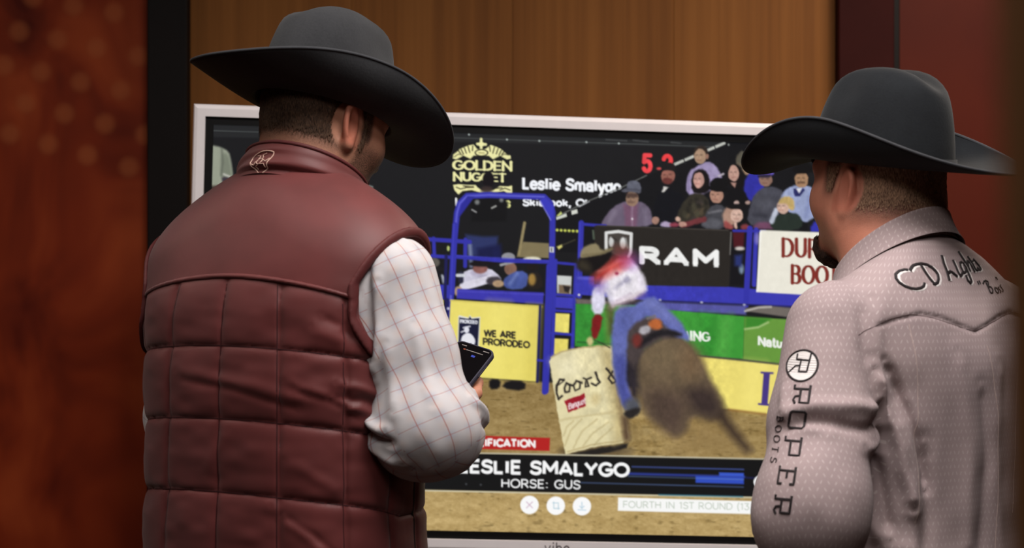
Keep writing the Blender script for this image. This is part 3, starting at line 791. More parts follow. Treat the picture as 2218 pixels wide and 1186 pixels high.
def arm_frame(S, E, W):
    S, E, W = (np.asarray(p, float) for p in (S, E, W))
    return S, E, W
def arm_uv(V, S, E, W, ru=0.072):
    """cloth coordinates along and around a bent arm"""
    L1 = np.linalg.norm(E - S); L2 = np.linalg.norm(W - E)
    a = (E - S) / L1; b = (W - E) / L2
    t1 = (V - S) @ a; t2 = (V - E) @ b
    d1, _ = segd(V, S, E); d2, _ = segd(V, E, W)
    mid = (a - b) ; mid /= np.linalg.norm(mid)
    up = ((V - E) @ mid) < 0        # on the upper-arm side of the elbow's bisecting plane
    up = (V - E) @ (a + b) < 0
    ref = np.array([0, 1.0, 0])
    def ang(P, o, ax):
        r = ref - ax * (ref @ ax)
        if np.linalg.norm(r) < 0.3: r = np.array([0, 0, 1.0]) - ax * ax[2]
        r /= np.linalg.norm(r); s = np.cross(ax, r); q = P - o; return np.arctan2(q @ s, q @ r)
    u = np.where(up, ang(V, S, a) * ru, ang(V, E, b) * ru * 0.85); v = np.where(up, t1, L1 + t2)
    return np.stack([u + 0.16 * v, v - 0.16 * u, np.zeros_like(u)], 1)

def legs(root, mat, zt, boot_mat, x=0.105, w=0.20):
    h = 0.009; lo, hi = (-0.3, -0.24, 0.02), (0.3, 0.24, zt + 0.05); G = grid(lo, hi, h)
    F = ell(G, (0, -0.01, zt - 0.10), (w, 0.135, 0.16))
    for s in (-1, 1):
        F = smin(F, cone(G, (x * s, 0, zt - 0.15), (x * s * 1.05, 0.01, 0.5), 0.105, 0.075), 0.05)
        F = smin(F, cone(G, (x * s * 1.05, 0.01, 0.5), (x * s * 1.15, -0.015, 0.08), 0.075, 0.066), 0.03)
    F = smax(F, 0.055 - G[2], 0.01)
    F = smax(F, G[2] - zt, 0.02)
    V, Q = nets(F, lo, h); N = normals(V, Q); V = V + N * (0.004 * vnoise(V * np.array([18, 18, 9]), 5))[:, None].astype(np.float32)
    mesh_np('jeans', V, Q, mat, root)
    for s in (-1, 1):
        c = x * s * 1.15; lo, hi = (c - 0.07, -0.12, 0.0), (c + 0.07, 0.25, 0.26); h = 0.006; G = grid(lo, hi, h)
        F = cone(G, (c, -0.015, 0.25), (c, -0.02, 0.10), 0.056, 0.042)
        F = smin(F, cone(G, (c, -0.045, 0.055), (c + 0.012 * s, 0.11, 0.052), 0.036, 0.040), 0.04)
        F = smin(F, cone(G, (c + 0.012 * s, 0.11, 0.048), (c + 0.004 * s, 0.20, 0.035), 0.038, 0.016), 0.03)
        F = smax(F, 0.022 - G[2], 0.006)
        V, Q = nets(F, lo, h); bt = mesh_np('boot', V, Q, boot_mat, root)
        so = MB(); ringp = [(c + 0.036 * math.sin(a) * (0.75 if math.cos(a) < -0.2 else 1) + 0.01 * s, 0.06 + 0.155 * math.cos(a)) for a in np.linspace(0, 2 * np.pi, 28, endpoint=False)]
        so.loft([[(a, b, z) for a, b in ringp] for z in (0.014, 0.026)]); so.box((c - 0.03, -0.092, 0.0), (c + 0.034, -0.02, 0.026), 0.003)
        so.build('boot_sole', M_SOLE, bt)

def collar_rings(c0, c1, r0, r1, tilt, a0, a1, n, thick, mid=0.0, wav=0.0, drop=None):
    """band from base ring to top ring; angle 0 = front, growing clockwise seen from above"""
    th = np.radians(np.linspace(a0, a1, n)); rows = []
    def row(t, off):
        c = np.asarray(c0) * (1 - t) + np.asarray(c1) * t
        r = np.asarray(r0) * (1 - t) + np.asarray(r1) * t + mid * 4 * t * (1 - t) + off
        x = c[0] + r[0] * np.sin(th); y = c[1] + r[1] * np.cos(th)
        z = c[2] - tilt * (y - c[1]) + (0 if drop is None else drop(th) * (1 - t))
        return np.stack([x, y, z], 1)
    ts = np.linspace(0, 1, 15)
    for t in ts: rows.append(row(t, 0.0))
    rows.append(row(1.02, -thick * 0.5))
    for t in ts[::-1]: rows.append(row(t, -thick))
    return rows, th
def grid_faces(nr, n, closed):
    i = np.arange(nr - 1)[:, None] * n; j = np.arange(n if closed else n - 1)[None, :]; j2 = (j + 1) % n
    return np.stack([i + j, i + j2, i + n + j2, i + n + j], -1).reshape(-1, 4)

# ================================================================ the man in the burgundy vest
YAW_L = 30
manL = tag(empty('person', (-0.37, 2.80, 0), (0, 0, -R(YAW_L))),
           'man in burgundy quilted vest and charcoal hat looking down at a phone', 'person', 'two men watching the display')
profL = [(0.84, 0.232, 0.172, 0.18, 0.0), (1.0, 0.228, 0.168, 0.18, 0.0), (1.15, 0.226, 0.16, 0.165, 0.0), (1.30, 0.232, 0.158, 0.155, 0.0), (1.40, 0.236, 0.150, 0.145, 0.0),
         (1.48, 0.246, 0.136, 0.125, 0.01), (1.55, 0.238, 0.116, 0.10, 0.02), (1.64, 0.20, 0.098, 0.085, 0.03)]
h = 0.0034; lo, hi = (-0.275, -0.215, 0.85), (0.275, 0.215, 1.66); G = grid(lo, hi, h)
T = torso_sdf(G, profL, 1.640, 0.48, ridge=0.42)
cyz = np.interp(G[2], [1.4, 1.48, 1.55, 1.64], [0, 0.01, 0.02, 0.03])
PHI = np.degrees(np.arctan2(G[0] / 0.23, -(G[1] - cyz) / 0.155))
def yokez(phi): return 1.447 - 0.034 * (phi / 55.0) ** 2
below = sstep(0.0, 0.006, yokez(PHI) - G[2])
dv = np.abs(((PHI + 13) % 26) - 13) * (0.19 * np.pi / 180)                     # metres to the nearest vertical seam
zq = G[2] + 0.016 * np.clip(PHI / 55.0, -1.6, 1.6) ** 2
dh = np.abs(((zq - 1.340 + 0.056) % 0.112) - 0.056)
dh = np.minimum(np.where(zq > 1.396, 1.0, dh), np.abs(G[2] - yokez(PHI)))
front = sstep(150, 160, np.abs(PHI))
sq = (1 - np.exp(-(dh / 0.0045))) * (1 - np.exp(-(dv / 0.0040)))
puff = 0.0045 * sq + 0.0022 * np.sqrt(np.clip(dh / 0.056, 0, 1)) * (0.6 + 0.4 * np.sqrt(np.clip(dv / 0.043, 0, 1)))
T = T - below * puff * (1 - front) - 0.004 * (1 - below)
T = smax(T, 0.875 - G[2], 0.012)
T0 = unit_grad(T, h)
AHX = 0.206; 
def armplane(x, y, z): return np.abs(x) - (AHX + 0.42 * np.clip(z - 1.435, 0, 0.2) + 0.42 * np.clip(1.385 - z, 0, 0.2))
armp = armplane(G[0], G[1], G[2])
# the armhole: a flat cut through the shoulder that closes below the armpit
hole = smax(-armp, np.abs(np.hypot((G[1] - 0.0) / 1.0, (G[2] - 1.43) / 1.15)) - 0.17, 0.02)
VEST = smax(T0, -hole, 0.006)
V, Q = nets(VEST, lo, h); N = normals(V, Q)
wr = 0.0016 * vnoise(V * np.array([9, 9, 30]), 11) + 0.0010 * vnoise(V * np.array([30, 30, 60]), 12)
w2 = np.zeros(len(V))
def vp(phi, z, r=(0.235, 0.165)):                                               # point on the vest's back by angle and height
    return (r[0] * math.sin(R(phi)), -r[1] * math.cos(R(phi)), z)
for a, b, w_, am in (((-22, 1.300), (40, 1.262), 0.010, 0.0030), ((-20, 1.288), (36, 1.248), 0.006, -0.0028), ((30, 1.29), (58, 1.245), 0.008, 0.003), ((34, 1.275), (60, 1.235), 0.006, -0.003),
                     ((50, 1.285), (72, 1.262), 0.007, 0.005), ((48, 1.265), (74, 1.245), 0.006, -0.005), ((54, 1.25), (76, 1.225), 0.007, 0.005), ((30, 1.17), (52, 1.12), 0.010, 0.003),
                     ((24, 1.10), (46, 1.03), 0.009, 0.003), ((30, 1.085), (52, 1.02), 0.006, -0.003), ((6, 1.215), (-6, 1.14), 0.010, 0.002), ((40, 1.37), (58, 1.33), 0.01, 0.004), ((44, 1.385), (60, 1.35), 0.007, -0.003)):
    w2 += fold(V, [vp(*a), vp((a[0] + b[0]) / 2, (a[1] + b[1]) / 2 + 0.004), vp(*b)], w_, am * 0.7)
V = V + N * ((wr * sstep(1.47, 1.40, V[:, 2]) + w2))[:, None].astype(np.float32)
vest = mesh_np('vest', V, Q, M_VEST, manL)
bvhV = bvh_of(V, Q)
for zl in (1.340, 1.228, 1.116, 1.004, 0.892):
    seam('quilt_seam', [(0.262 * math.sin(R(p)), -0.185 * math.cos(R(p)), zl - 0.016 * min(abs(p) / 55.0, 1.6) ** 2) for p in np.arange(-100, 101, 2.0)], bvhV, M_VEST_SEAM, vest)
for p in (-78, -52, -26, 0, 26, 52, 78):
    zt_ = 1.447 - 0.034 * (p / 55.0) ** 2
    seam('quilt_seam', [(0.262 * math.sin(R(p)), -0.185 * math.cos(R(p)), z) for z in np.arange(0.885, zt_ - 0.004, 0.010)], bvhV, M_VEST_SEAM, vest, 0.0018)
seam('pocket_gap_shade', [(0.262 * math.sin(R(101)), -0.185 * math.cos(R(101)), z) for z in np.arange(0.885, 1.135, 0.010)], bvhV, M_GAP_SHADE, vest, 0.007)  # near-black ribbon painted as the shade inside the vest's side gap
# piping: where the vest's surface meets the armhole cut and the yoke line
for sgn in (-1, 1):
    gx = slice(G[0].shape[0] // 2, None) if sgn > 0 else slice(0, G[0].shape[0] // 2)
    Fb = np.sqrt(np.minimum(np.abs(T0[gx]), 1) ** 2 + hole[gx] ** 2) - 0.0058
    l2 = (float(G[0][gx][0, 0, 0]), lo[1], lo[2])
    bV, bQ = nets(Fb, l2, h); 
    if len(bV): mesh_np('armhole_binding', bV, bQ, M_VEST_TRIM, vest)
Fy = np.sqrt((T0 + 0.001) ** 2 + (G[2] - yokez(PHI)) ** 2) - 0.0046
Fy = np.maximum(Fy, np.maximum(-(hole - 0.004), np.abs(PHI) - 110))
yV, yQ = nets(Fy, lo, h); mesh_np('yoke_piping', yV, yQ, M_VEST, vest)
MB().tube([(0, -0.02 + 0.178 + 0.012, 0.90), (0, 0.16 + 0.014, 1.1), (0, 0.158 + 0.004, 1.3), (0, 0.145, 1.42), (0, 0.13, 1.52), (0.0, 0.128, 1.555)], 0.005, 8).build('zipper', M_ZIP, vest, True)

# stand-up collar, slanting down to the front
def collarL():
    rows, th = collar_rings((0.0, 0.038, 1.562), (0.010, 0.050, 1.616), (0.112, 0.104), (0.098, 0.096), 0.46, 12, 348, 97, 0.010, 0.004)
    n = len(th); nr = len(rows); V = np.concatenate(rows).astype(np.float32)
    t = np.repeat(np.arange(nr), n); ph = np.tile(np.degrees(th), nr)
    outer = t < 15; N = np.stack([np.sin(np.radians(ph)), np.cos(np.radians(ph)), np.zeros_like(ph)], 1)
    tt = t / 14.0
    wv = 0.0045 * np.sin(2 * np.pi * (tt * 1.6 + ph / 200.0)) * sstep(0.0, 0.25, tt) * (1 - sstep(0.62, 0.9, tt)) * (0.6 + 0.5 * vnoise(np.stack([ph / 25, tt * 3, tt * 0], 1), 4))
    dip = -0.007 * np.exp(-((tt - 0.22 - 0.10 * np.sin(np.radians(ph) * 1.5)) / 0.10) ** 2)
    V = V + (N * np.where(outer, wv + dip, 0)[:, None]).astype(np.float32)
    return V, grid_faces(nr, n, False)
cV, cQ = collarL(); col_o = mesh_np('collar', cV, cQ, M_VEST, vest)
rows, th = collar_rings((0.0, 0.038, 1.562), (0.010, 0.050, 1.616), (0.112, 0.104), (0.098, 0.096), 0.46, 12, 348, 97, 0.010, 0.004)
MB().tube([tuple(p) for p in rows[14]], 0.0036, 6).build('collar_binding', M_VEST_TRIM, vest, True)
# embroidered shield on the collar
shield = [(-0.5, 0.34)] + bez((-0.5, 0.34), (-0.28, 0.60), (0.22, 0.62), (0.52, 0.34), n=10)[1:] + bez((0.52, 0.34), (0.50, -0.15), (0.22, -0.48), (0.0, -0.68), n=10)[1:] + bez((0.0, -0.68), (-0.26, -0.46), (-0.52, -0.12), (-0.5, 0.34), n=10)[1:]
emb = [(shield, 0.0017), (arc(0, 0.02, 0.13, 0.13, 0, 360, 16), 0.0016)]
for a in (90, 210, 330):
    c, s = math.cos(R(a)), math.sin(R(a)); px_, py_ = -s, c
    emb.append(([(0.13 * c + 0.10 * px_, 0.02 + 0.13 * s + 0.10 * py_), (0.30 * c + 0.05 * px_, 0.02 + 0.30 * s + 0.05 * py_), (0.36 * c + 0.22 * px_, 0.02 + 0.36 * s + 0.22 * py_)], 0.0014))
    emb.append(([(0.13 * c - 0.10 * px_, 0.02 + 0.13 * s - 0.10 * py_), (0.30 * c - 0.05 * px_, 0.02 + 0.30 * s - 0.05 * py_), (0.36 * c - 0.22 * px_, 0.02 + 0.36 * s - 0.22 * py_)], 0.0014))
EMB_L = dict(o=(0.003, -0.06, 1.628), u=(0.036, -0.012, 0.0095), v=(-0.006, 0.0, 0.0305))
stitch('shield_emblem', emb, bvh_of(cV, cQ), EMB_L['o'], EMB_L['u'], EMB_L['v'], (0.25, 1, 0.0), M_THREAD_PALE, vest, label='pale stitched shield emblem on the vest collar')

# the phone in his hand
k = NT('phone_screen_glass'); k.set(color=rgb(16, 14, 16), rough=0.12, spec=0.5); M_PSCREEN = k.m
M_PCASE = plain('phone_case_rubber', (58, 56, 70), 0.6, 0.1, 100, 0.3)
k = NT('phone_blue_glow'); k.set(color=rgb(20, 30, 90)); k.put(k.b.inputs['Emission Color'], rgb(60, 80, 200)); k.put(k.b.inputs['Emission Strength'], 0.6); M_PBLUE = k.m
k = NT('phone_text_glow'); k.set(color=rgb(90, 90, 90)); k.put(k.b.inputs['Emission Color'], rgb(150, 130, 120)); k.put(k.b.inputs['Emission Strength'], 0.45); M_PTEXT = k.m
k = NT('phone_orange_glow'); k.set(color=rgb(90, 40, 20)); k.put(k.b.inputs['Emission Color'], rgb(190, 80, 50)); k.put(k.b.inputs['Emission Strength'], 0.5); M_PORANGE = k.m
def rrect(w, hgt, r, z, n=6):
    p = []
    for cx, cy, a0 in ((w / 2 - r, hgt / 2 - r, 0), (-w / 2 + r, hgt / 2 - r, 90), (-w / 2 + r, -hgt / 2 + r, 180), (w / 2 - r, -hgt / 2 + r, 270)):
        for i in range(n + 1): a = R(a0 + 90 * i / n); p.append((cx + r * math.cos(a), cy + r * math.sin(a), z))
    return p
PH_LONG = Vector((0.50, 0.62, 0.62)).normalized(); PH_W = Vector((0.93, -0.28, -0.10)); PH_W = (PH_W - PH_LONG * PH_W.dot(PH_LONG)).normalized(); PH_N = PH_W.cross(PH_LONG)
phone = tag(empty('smartphone'), 'dark smartphone in a grey case held by the man in the vest', 'phone')
PHC = Vector((wx(986, 3.02), 3.02, wz(812, 3.02)))
phone.matrix_world = Matrix.Translation(PHC) @ Matrix((PH_W, PH_LONG, PH_N)).transposed().to_4x4()
MB().loft([rrect(0.072, 0.146, 0.011, -0.0060), rrect(0.079, 0.153, 0.0135, -0.0035), rrect(0.079, 0.153, 0.0135, 0.0030), rrect(0.077, 0.151, 0.0128, 0.0052), rrect(0.073, 0.147, 0.0115, 0.0054), rrect(0.0725, 0.1465, 0.0112, 0.0040)]).build('case', M_PCASE, phone, False)
pscr = MB().loft([rrect(0.0725, 0.1465, 0.0112, 0.0040), rrect(0.0722, 0.1462, 0.011, 0.0046)]).build('screen', M_PSCREEN, phone)
MB().box((-0.026, 0.0665, 0.0046), (-0.016, 0.0685, 0.0047)).build('status_clock', M_PTEXT, pscr)
MB().box((0.018, 0.0665, 0.0046), (0.030, 0.0685, 0.0047)).build('status_icons', M_PTEXT, pscr)
MB().box((-0.012, 0.0585, 0.0046), (0.022, 0.0602, 0.0047)).build('text_line', M_PTEXT, pscr)
MB().box((-0.018, 0.058, 0.0046), (-0.0135, 0.0606, 0.0047)).build('app_icon', M_PORANGE, pscr)
MB().box((0.004, 0.047, 0.0046), (0.0115, 0.0515, 0.0047)).build('blue_button', M_PBLUE, pscr)
MB().box((0.0392, 0.012, -0.0018), (0.0405, 0.042, 0.0012), 0.0004).build('side_button', M_PCASE, phone)

# checked shirt: two sleeves with cuffs
def sleeve(S, E, W, rs, h, folds, bag, seed, extra=None):
    S, E, W = arm_frame(S, E, W); al = np.stack([S, E, W]); lo = al.min(0) - 0.13; hi = al.max(0) + 0.13
    hi[2] = min(hi[2], S[2] + 0.10); G = grid(lo, hi, h)
    m1 = S * 0.5 + E * 0.5; m2 = E * 0.5 + W * 0.5
    F = cone(G, S, m1, rs[0], rs[1]); F = smin(F, cone(G, m1, E, rs[1], rs[2]), 0.03)
    F2 = smin(cone(G, E, m2, rs[2], rs[3]), cone(G, m2, W, rs[3], rs[4]), 0.02)
    F = smin(F, F2, 0.045)
    if bag is not None: F = smin(F, ell(G, bag[0], bag[1]), 0.05)
    if extra is not None: F = extra(G, F)
    d = (W - E) / np.linalg.norm(W - E); pl = (G[0] - W[0]) * d[0] + (G[1] - W[1]) * d[1] + (G[2] - W[2]) * d[2]
    F = smax(F, pl, 0.006)
    V, Q = nets(F, lo, h); N = normals(V, Q)
    uv = arm_uv(V, S, E, W)
    disp = 0.0028 * vnoise(V * np.array([20, 20, 13]), seed) + 0.0016 * vnoise(V * np.array([44, 44, 28]), seed + 1)
    for f in folds: disp += fold(V, *f)
    V = V + N * disp[:, None].astype(np.float32)
    return V, Q, uv
HF = (PH_LONG * 0.66 - PH_W * 0.75).normalized()                       # fingers run up across the phone's back
HW = PHC - PH_N * 0.030 - HF * 0.055 - PH_LONG * 0.045 + Vector((0, 0, 0.006))
LINV = (Matrix.Translation((-0.37, 2.80, 0)) @ Matrix.Rotation(-R(YAW_L), 4, 'Z')).inverted()
SL, EL, WL = (0.205, 0.0, 1.438), (0.282, 0.0, 1.212), (0.166, 0.240, 1.206)
fl = [([(0.185, -0.075, 1.44), (0.19, -0.085, 1.36), (0.20, -0.072, 1.29)], 0.008, 0.008), ([(0.205, -0.08, 1.45), (0.212, -0.088, 1.37), (0.214, -0.078, 1.30)], 0.006, -0.007), ([(0.225, -0.078, 1.42), (0.222, -0.084, 1.34), (0.215, -0.078, 1.27)], 0.008, 0.006),
      ([(0.175, -0.045, 1.235), (0.205, -0.075, 1.205), (0.25, -0.085, 1.195)], 0.008, 0.009), ([(0.18, -0.055, 1.215), (0.215, -0.078, 1.188), (0.26, -0.082, 1.178)], 0.006, -0.010), ([(0.19, -0.06, 1.19), (0.22, -0.075, 1.165), (0.27, -0.07, 1.15)], 0.009, 0.007),
      ([(0.31, 0.0, 1.22), (0.32, 0.05, 1.20), (0.29, 0.10, 1.19)], 0.008, 0.008), ([(0.315, 0.01, 1.20), (0.318, 0.06, 1.18), (0.28, 0.10, 1.17)], 0.006, -0.008), ([(0.30, 0.04, 1.25), (0.31, 0.07, 1.22), (0.30, 0.11, 1.20)], 0.007, 0.006),
      ([(0.24, -0.08, 1.33), (0.25, -0.082, 1.27), (0.262, -0.082, 1.22)], 0.010, 0.004), ([(0.28, -0.06, 1.36), (0.29, -0.05, 1.28), (0.30, -0.045, 1.22)], 0.010, 0.004), ([(0.20, -0.03, 1.52), (0.24, -0.02, 1.51), (0.265, 0.0, 1.48)], 0.008, 0.003)]
aV, aQ, aU = sleeve(SL, EL, WL, (0.076, 0.070, 0.068, 0.058, 0.043), 0.0033, [([(x + 0.012, y, z + 0.02) for x, y, z in p], w, a) for p, w, a in fl], ((0.274, -0.012, 1.216), (0.078, 0.072, 0.060)), 21)
S2, E2, W2 = (-0.205, 0.03, 1.40), (-0.256, 0.072, 1.20), (-0.06, 0.27, 1.225)
bV, bQ, bU = sleeve(S2, E2, W2, (0.064, 0.070, 0.068, 0.056, 0.042), 0.0048, [], None, 31)
sV, sQ = join([(aV, aQ), (bV, bQ)]); sU = np.concatenate([aU, bU])
shirtL = mesh_np('shirt', sV, sQ, M_CHECK, manL, True, {'cloth': ('FLOAT_VECTOR', sU)})
def cuff(E, W, r, mat, parent, L=0.05):
    E, W = Vector(E), Vector(W); d = (W - E).normalized(); a = d.orthogonal().normalized(); b = d.cross(a)
    rings = []
    for t, rr in ((-0.012, r), (-0.012, r + 0.003), (L * 0.5, r + 0.0035), (L, r + 0.002), (L, r - 0.004), (0.0, r - 0.004)):
        rings.append([W + d * t + (a * math.cos(2 * math.pi * i / 28) + b * math.sin(2 * math.pi * i / 28)) * rr for i in range(28)])
    o = MB().loft(rings, caps=False).build('cuff', mat, parent, True)
    V = np.array([v.co for v in o.data.vertices]); uv = np.zeros((len(V), 3)); q = V - np.array(W)
    uv[:, 0] = np.arctan2(q @ np.array(b), q @ np.array(a)) * r; uv[:, 1] = q @ np.array(d)
    at = o.data.attributes.new('cloth', 'FLOAT_VECTOR', 'POINT'); at.data.foreach_set('vector', uv.astype(np.float32).ravel())
    return o
cuff(EL, WL, 0.041, M_CHECK, shirtL); cuff(E2, W2, 0.040, M_CHECK, shirtL)

# head, neck and hands
ML = head_matrix((0.020, 0.085, 1.704), -13, -17, 0, 1.05); MLi = ML.inverted()
nk = (tuple(MLi @ Vector((0.006, 0.042, 1.60))), 0.062, tuple(MLi @ Vector((0.0, 0.02, 1.50))), 0.085)
def stubL(V):
    x, y, z = np.abs(V[:, 0]), V[:, 1], V[:, 2]
    beard = sstep(0.0, 0.03, y + 0.4 * (-0.03 - z)) * sstep(-0.015, -0.05, z) * sstep(-0.17, -0.12, z) * 0.85
    sb = sstep(0.0, 0.012, y) * (1 - sstep(0.03, 0.04, y)) * sstep(-0.07, -0.02, z) * (1 - sstep(0.03, 0.05, z))
    nape = sstep(-0.10, -0.03, z) * (1 - sstep(-0.005, 0.02, y)) * 0.9
    ear = sstep(0.0, 0.012, 0.036 - np.hypot(y + 0.016, (z + 0.016) * 0.8)) * sstep(0.06, 0.07, x)
    f = np.maximum(np.maximum(beard, sb), nape) * (1 - ear)
    return f
def redL(V):
    x, y, z = np.abs(V[:, 0]), V[:, 1], V[:, 2]
    ear = sstep(0.078, 0.084, x) * sstep(-0.06, -0.04, y) * (1 - sstep(0.01, 0.02, y)) * sstep(-0.06, -0.045, z) * (1 - sstep(0.03, 0.04, z))
    return np.maximum(ear, 0.4 * sstep(-0.07, -0.12, z))
hV, hQ, hS, hR = build_head(manL, M_SKIN_L, ML, nk, stubL, redL)
HAND_L = LINV @ Matrix.Translation(HW) @ Matrix((HF.cross(-PH_N), HF, -PH_N)).transposed().to_4x4()
cu = ((20, 50, 42), (24, 52, 44), (28, 54, 46), (32, 56, 46))
g1 = build_hand(HAND_L, cu, False, -0.4)
HAND_L2 = Matrix.Translation((-0.045, 0.292, 1.228)) @ Matrix.Rotation(R(-35), 4, 'Z') @ Matrix.Rotation(R(8), 4, 'X') @ Matrix.Rotation(R(-150), 4, 'Y')
HAND_L2 = Matrix.Translation((-0.045, 0.292, 1.228)) @ Matrix.Rotation(R(-35), 4, 'Z') @ Matrix.Rotation(R(8), 4, 'X') @ Matrix.Rotation(R(-150), 4, 'Y')
g2 = build_hand(HAND_L2, cu, True, 0.3)
def skin_arm(pts, r):
    mb = MB().tube(pts, r, 12, caps=False); n_ = len(pts); return np.array(mb.v, np.float32), np.array(mb.f)
hw1, hw2 = LINV @ HW, HAND_L2 @ Vector((0, 0, 0))
ar = [skin_arm([(0, 0, 1.5), SL, EL, tuple(hw1)], (0.06, 0.05, 0.042, 0.020)), skin_arm([(0, 0, 1.5), S2, E2, tuple(hw2)], (0.06, 0.045, 0.042, 0.020))]
V_, Q_ = join([(xf(ML, hV), hQ), g1, g2] + ar); z_ = np.zeros(len(V_) - len(hV))
bodyL = mesh_np('body', V_, Q_, M_SKIN_L, manL, True, {'stubble': ('FLOAT', np.concatenate([hS, z_])), 'red': ('FLOAT', np.concatenate([hR, z_ + 0.3]))})
def hairdL(V):
    x, y, z = np.abs(V[:, 0]), V[:, 1], V[:, 2]
    d = (1 - sstep(0.018, 0.030, z)) * sstep(-0.090, -0.010, z) * (1 - sstep(0.018, 0.03, y - 0.35 * np.clip(z - 0.02, 0, 1)))
    d = d * (1 - sstep(0.0, 0.012, 0.036 - np.hypot(y + 0.014, (z + 0.016) * 0.8)) * (x > 0.05))
    return d
build_hair(manL, ML, hairdL, M_HAIR_L, neck=nk)
face_details(manL, ML, M_BROW)
HATL = ML @ Matrix.Translation((0, -0.006, 0.010)) @ Matrix.Rotation(R(2), 4, 'X') @ Matrix.Rotation(R(-4), 4, 'Z')
build_hat(manL, M_FELT_GREY, HATL, crown_h=0.168, ax=0.093, ay=0.119, out=(0.188, 0.226), up=0.058, front=0.018, back=-0.014, lean=0.05, taper=0.06)
legs(manL, M_DENIM, 0.98, M_LEATHER)

# ================================================================ the man in the pinkish grey shirt
YAW_R = -35
manR = tag(empty('person', (0.632, 2.75, 0), (0, 0, -R(YAW_R))),
           'bearded man in pinkish grey embroidered shirt and black cowboy hat', 'person', 'two men watching the display')
profR = [(0.80, 0.205, 0.150, 0.17, 0.0), (0.95, 0.212, 0.148, 0.185, 0.0), (1.05, 0.202, 0.140, 0.18, 0.0), (1.20, 0.204, 0.142, 0.16, 0.0), (1.32, 0.212, 0.142, 0.14, 0.0),
         (1.40, 0.22, 0.130, 0.12, 0.01), (1.47, 0.20, 0.105, 0.10, 0.02), (1.56, 0.18, 0.09, 0.085, 0.03)]
h = 0.0037; lo, hi = (-0.395, -0.20, 0.82), (0.345, 0.27, 1.56); G = grid(lo, hi, h)
F = torso_sdf(G, profR, 1.525, 0.56, 2.4, 0.07, 0.5)
ARMR = [((-0.178, -0.012, 1.362), (-0.290, -0.070, 1.090), (-0.135, 0.115, 0.960)), ((0.195, 0.0, 1.365), (0.245, -0.01, 1.09), (0.14, 0.19, 1.0))]
FA = None
for S, E, W in ARMR:
    S, E, W = arm_frame(S, E, W); m1 = (S + E) / 2; s = np.sign(S[0])
    a = smin(cone(G, S, m1, 0.077, 0.075), cone(G, m1, E, 0.075, 0.073), 0.03)
    a = smin(a, ell(G, tuple(E + np.array([0.0, -0.004, 0.03])), (0.078, 0.080, 0.085)), 0.04)
    a = smin(a, cone(G, E, W, 0.070, 0.050), 0.04)
    d = (W - E) / np.linalg.norm(W - E); a = smax(a, (G[0] - W[0]) * d[0] + (G[1] - W[1]) * d[1] + (G[2] - W[2]) * d[2], 0.006)
    FA = a if FA is None else np.minimum(FA, a)
F = smin(F, FA, 0.010); F = smax(F, 0.85 - G[2], 0.01)
V, Q = nets(F, lo, h); N = normals(V, Q)
# cloth coordinates: torso wraps round, sleeves run down the arms
d_t = np.full(len(V), 9.0); cl = np.stack([np.arctan2(V[:, 0], -V[:, 1]) * 0.18, V[:, 2], np.zeros(len(V))], 1)
insl = np.zeros(len(V), bool)
for S, E, W in ARMR:
    S, E, W = arm_frame(S, E, W); s = np.sign(S[0])
    da = np.minimum(segd(V, S, E)[0], segd(V, E, W)[0])
    m = (s * V[:, 0] > 0.175 - 0.25 * np.clip(1.36 - V[:, 2], 0, 0.12) ) & (da < 0.105) & ((s * V[:, 0] > 0.16) | (V[:, 1] > 0.02)) 
    uvA = arm_uv(V, S, E, W, 0.078); cl[m] = uvA[m]; insl |= m
wr = 0.0032 * vnoise(V * np.array([15, 15, 7]), 41) + 0.0016 * vnoise(V * np.array([34, 34, 22]), 42)
def rp(phi, z, r=(0.224, 0.154)): return (r[0] * math.sin(R(phi)), -r[1] * math.cos(R(phi)), z)
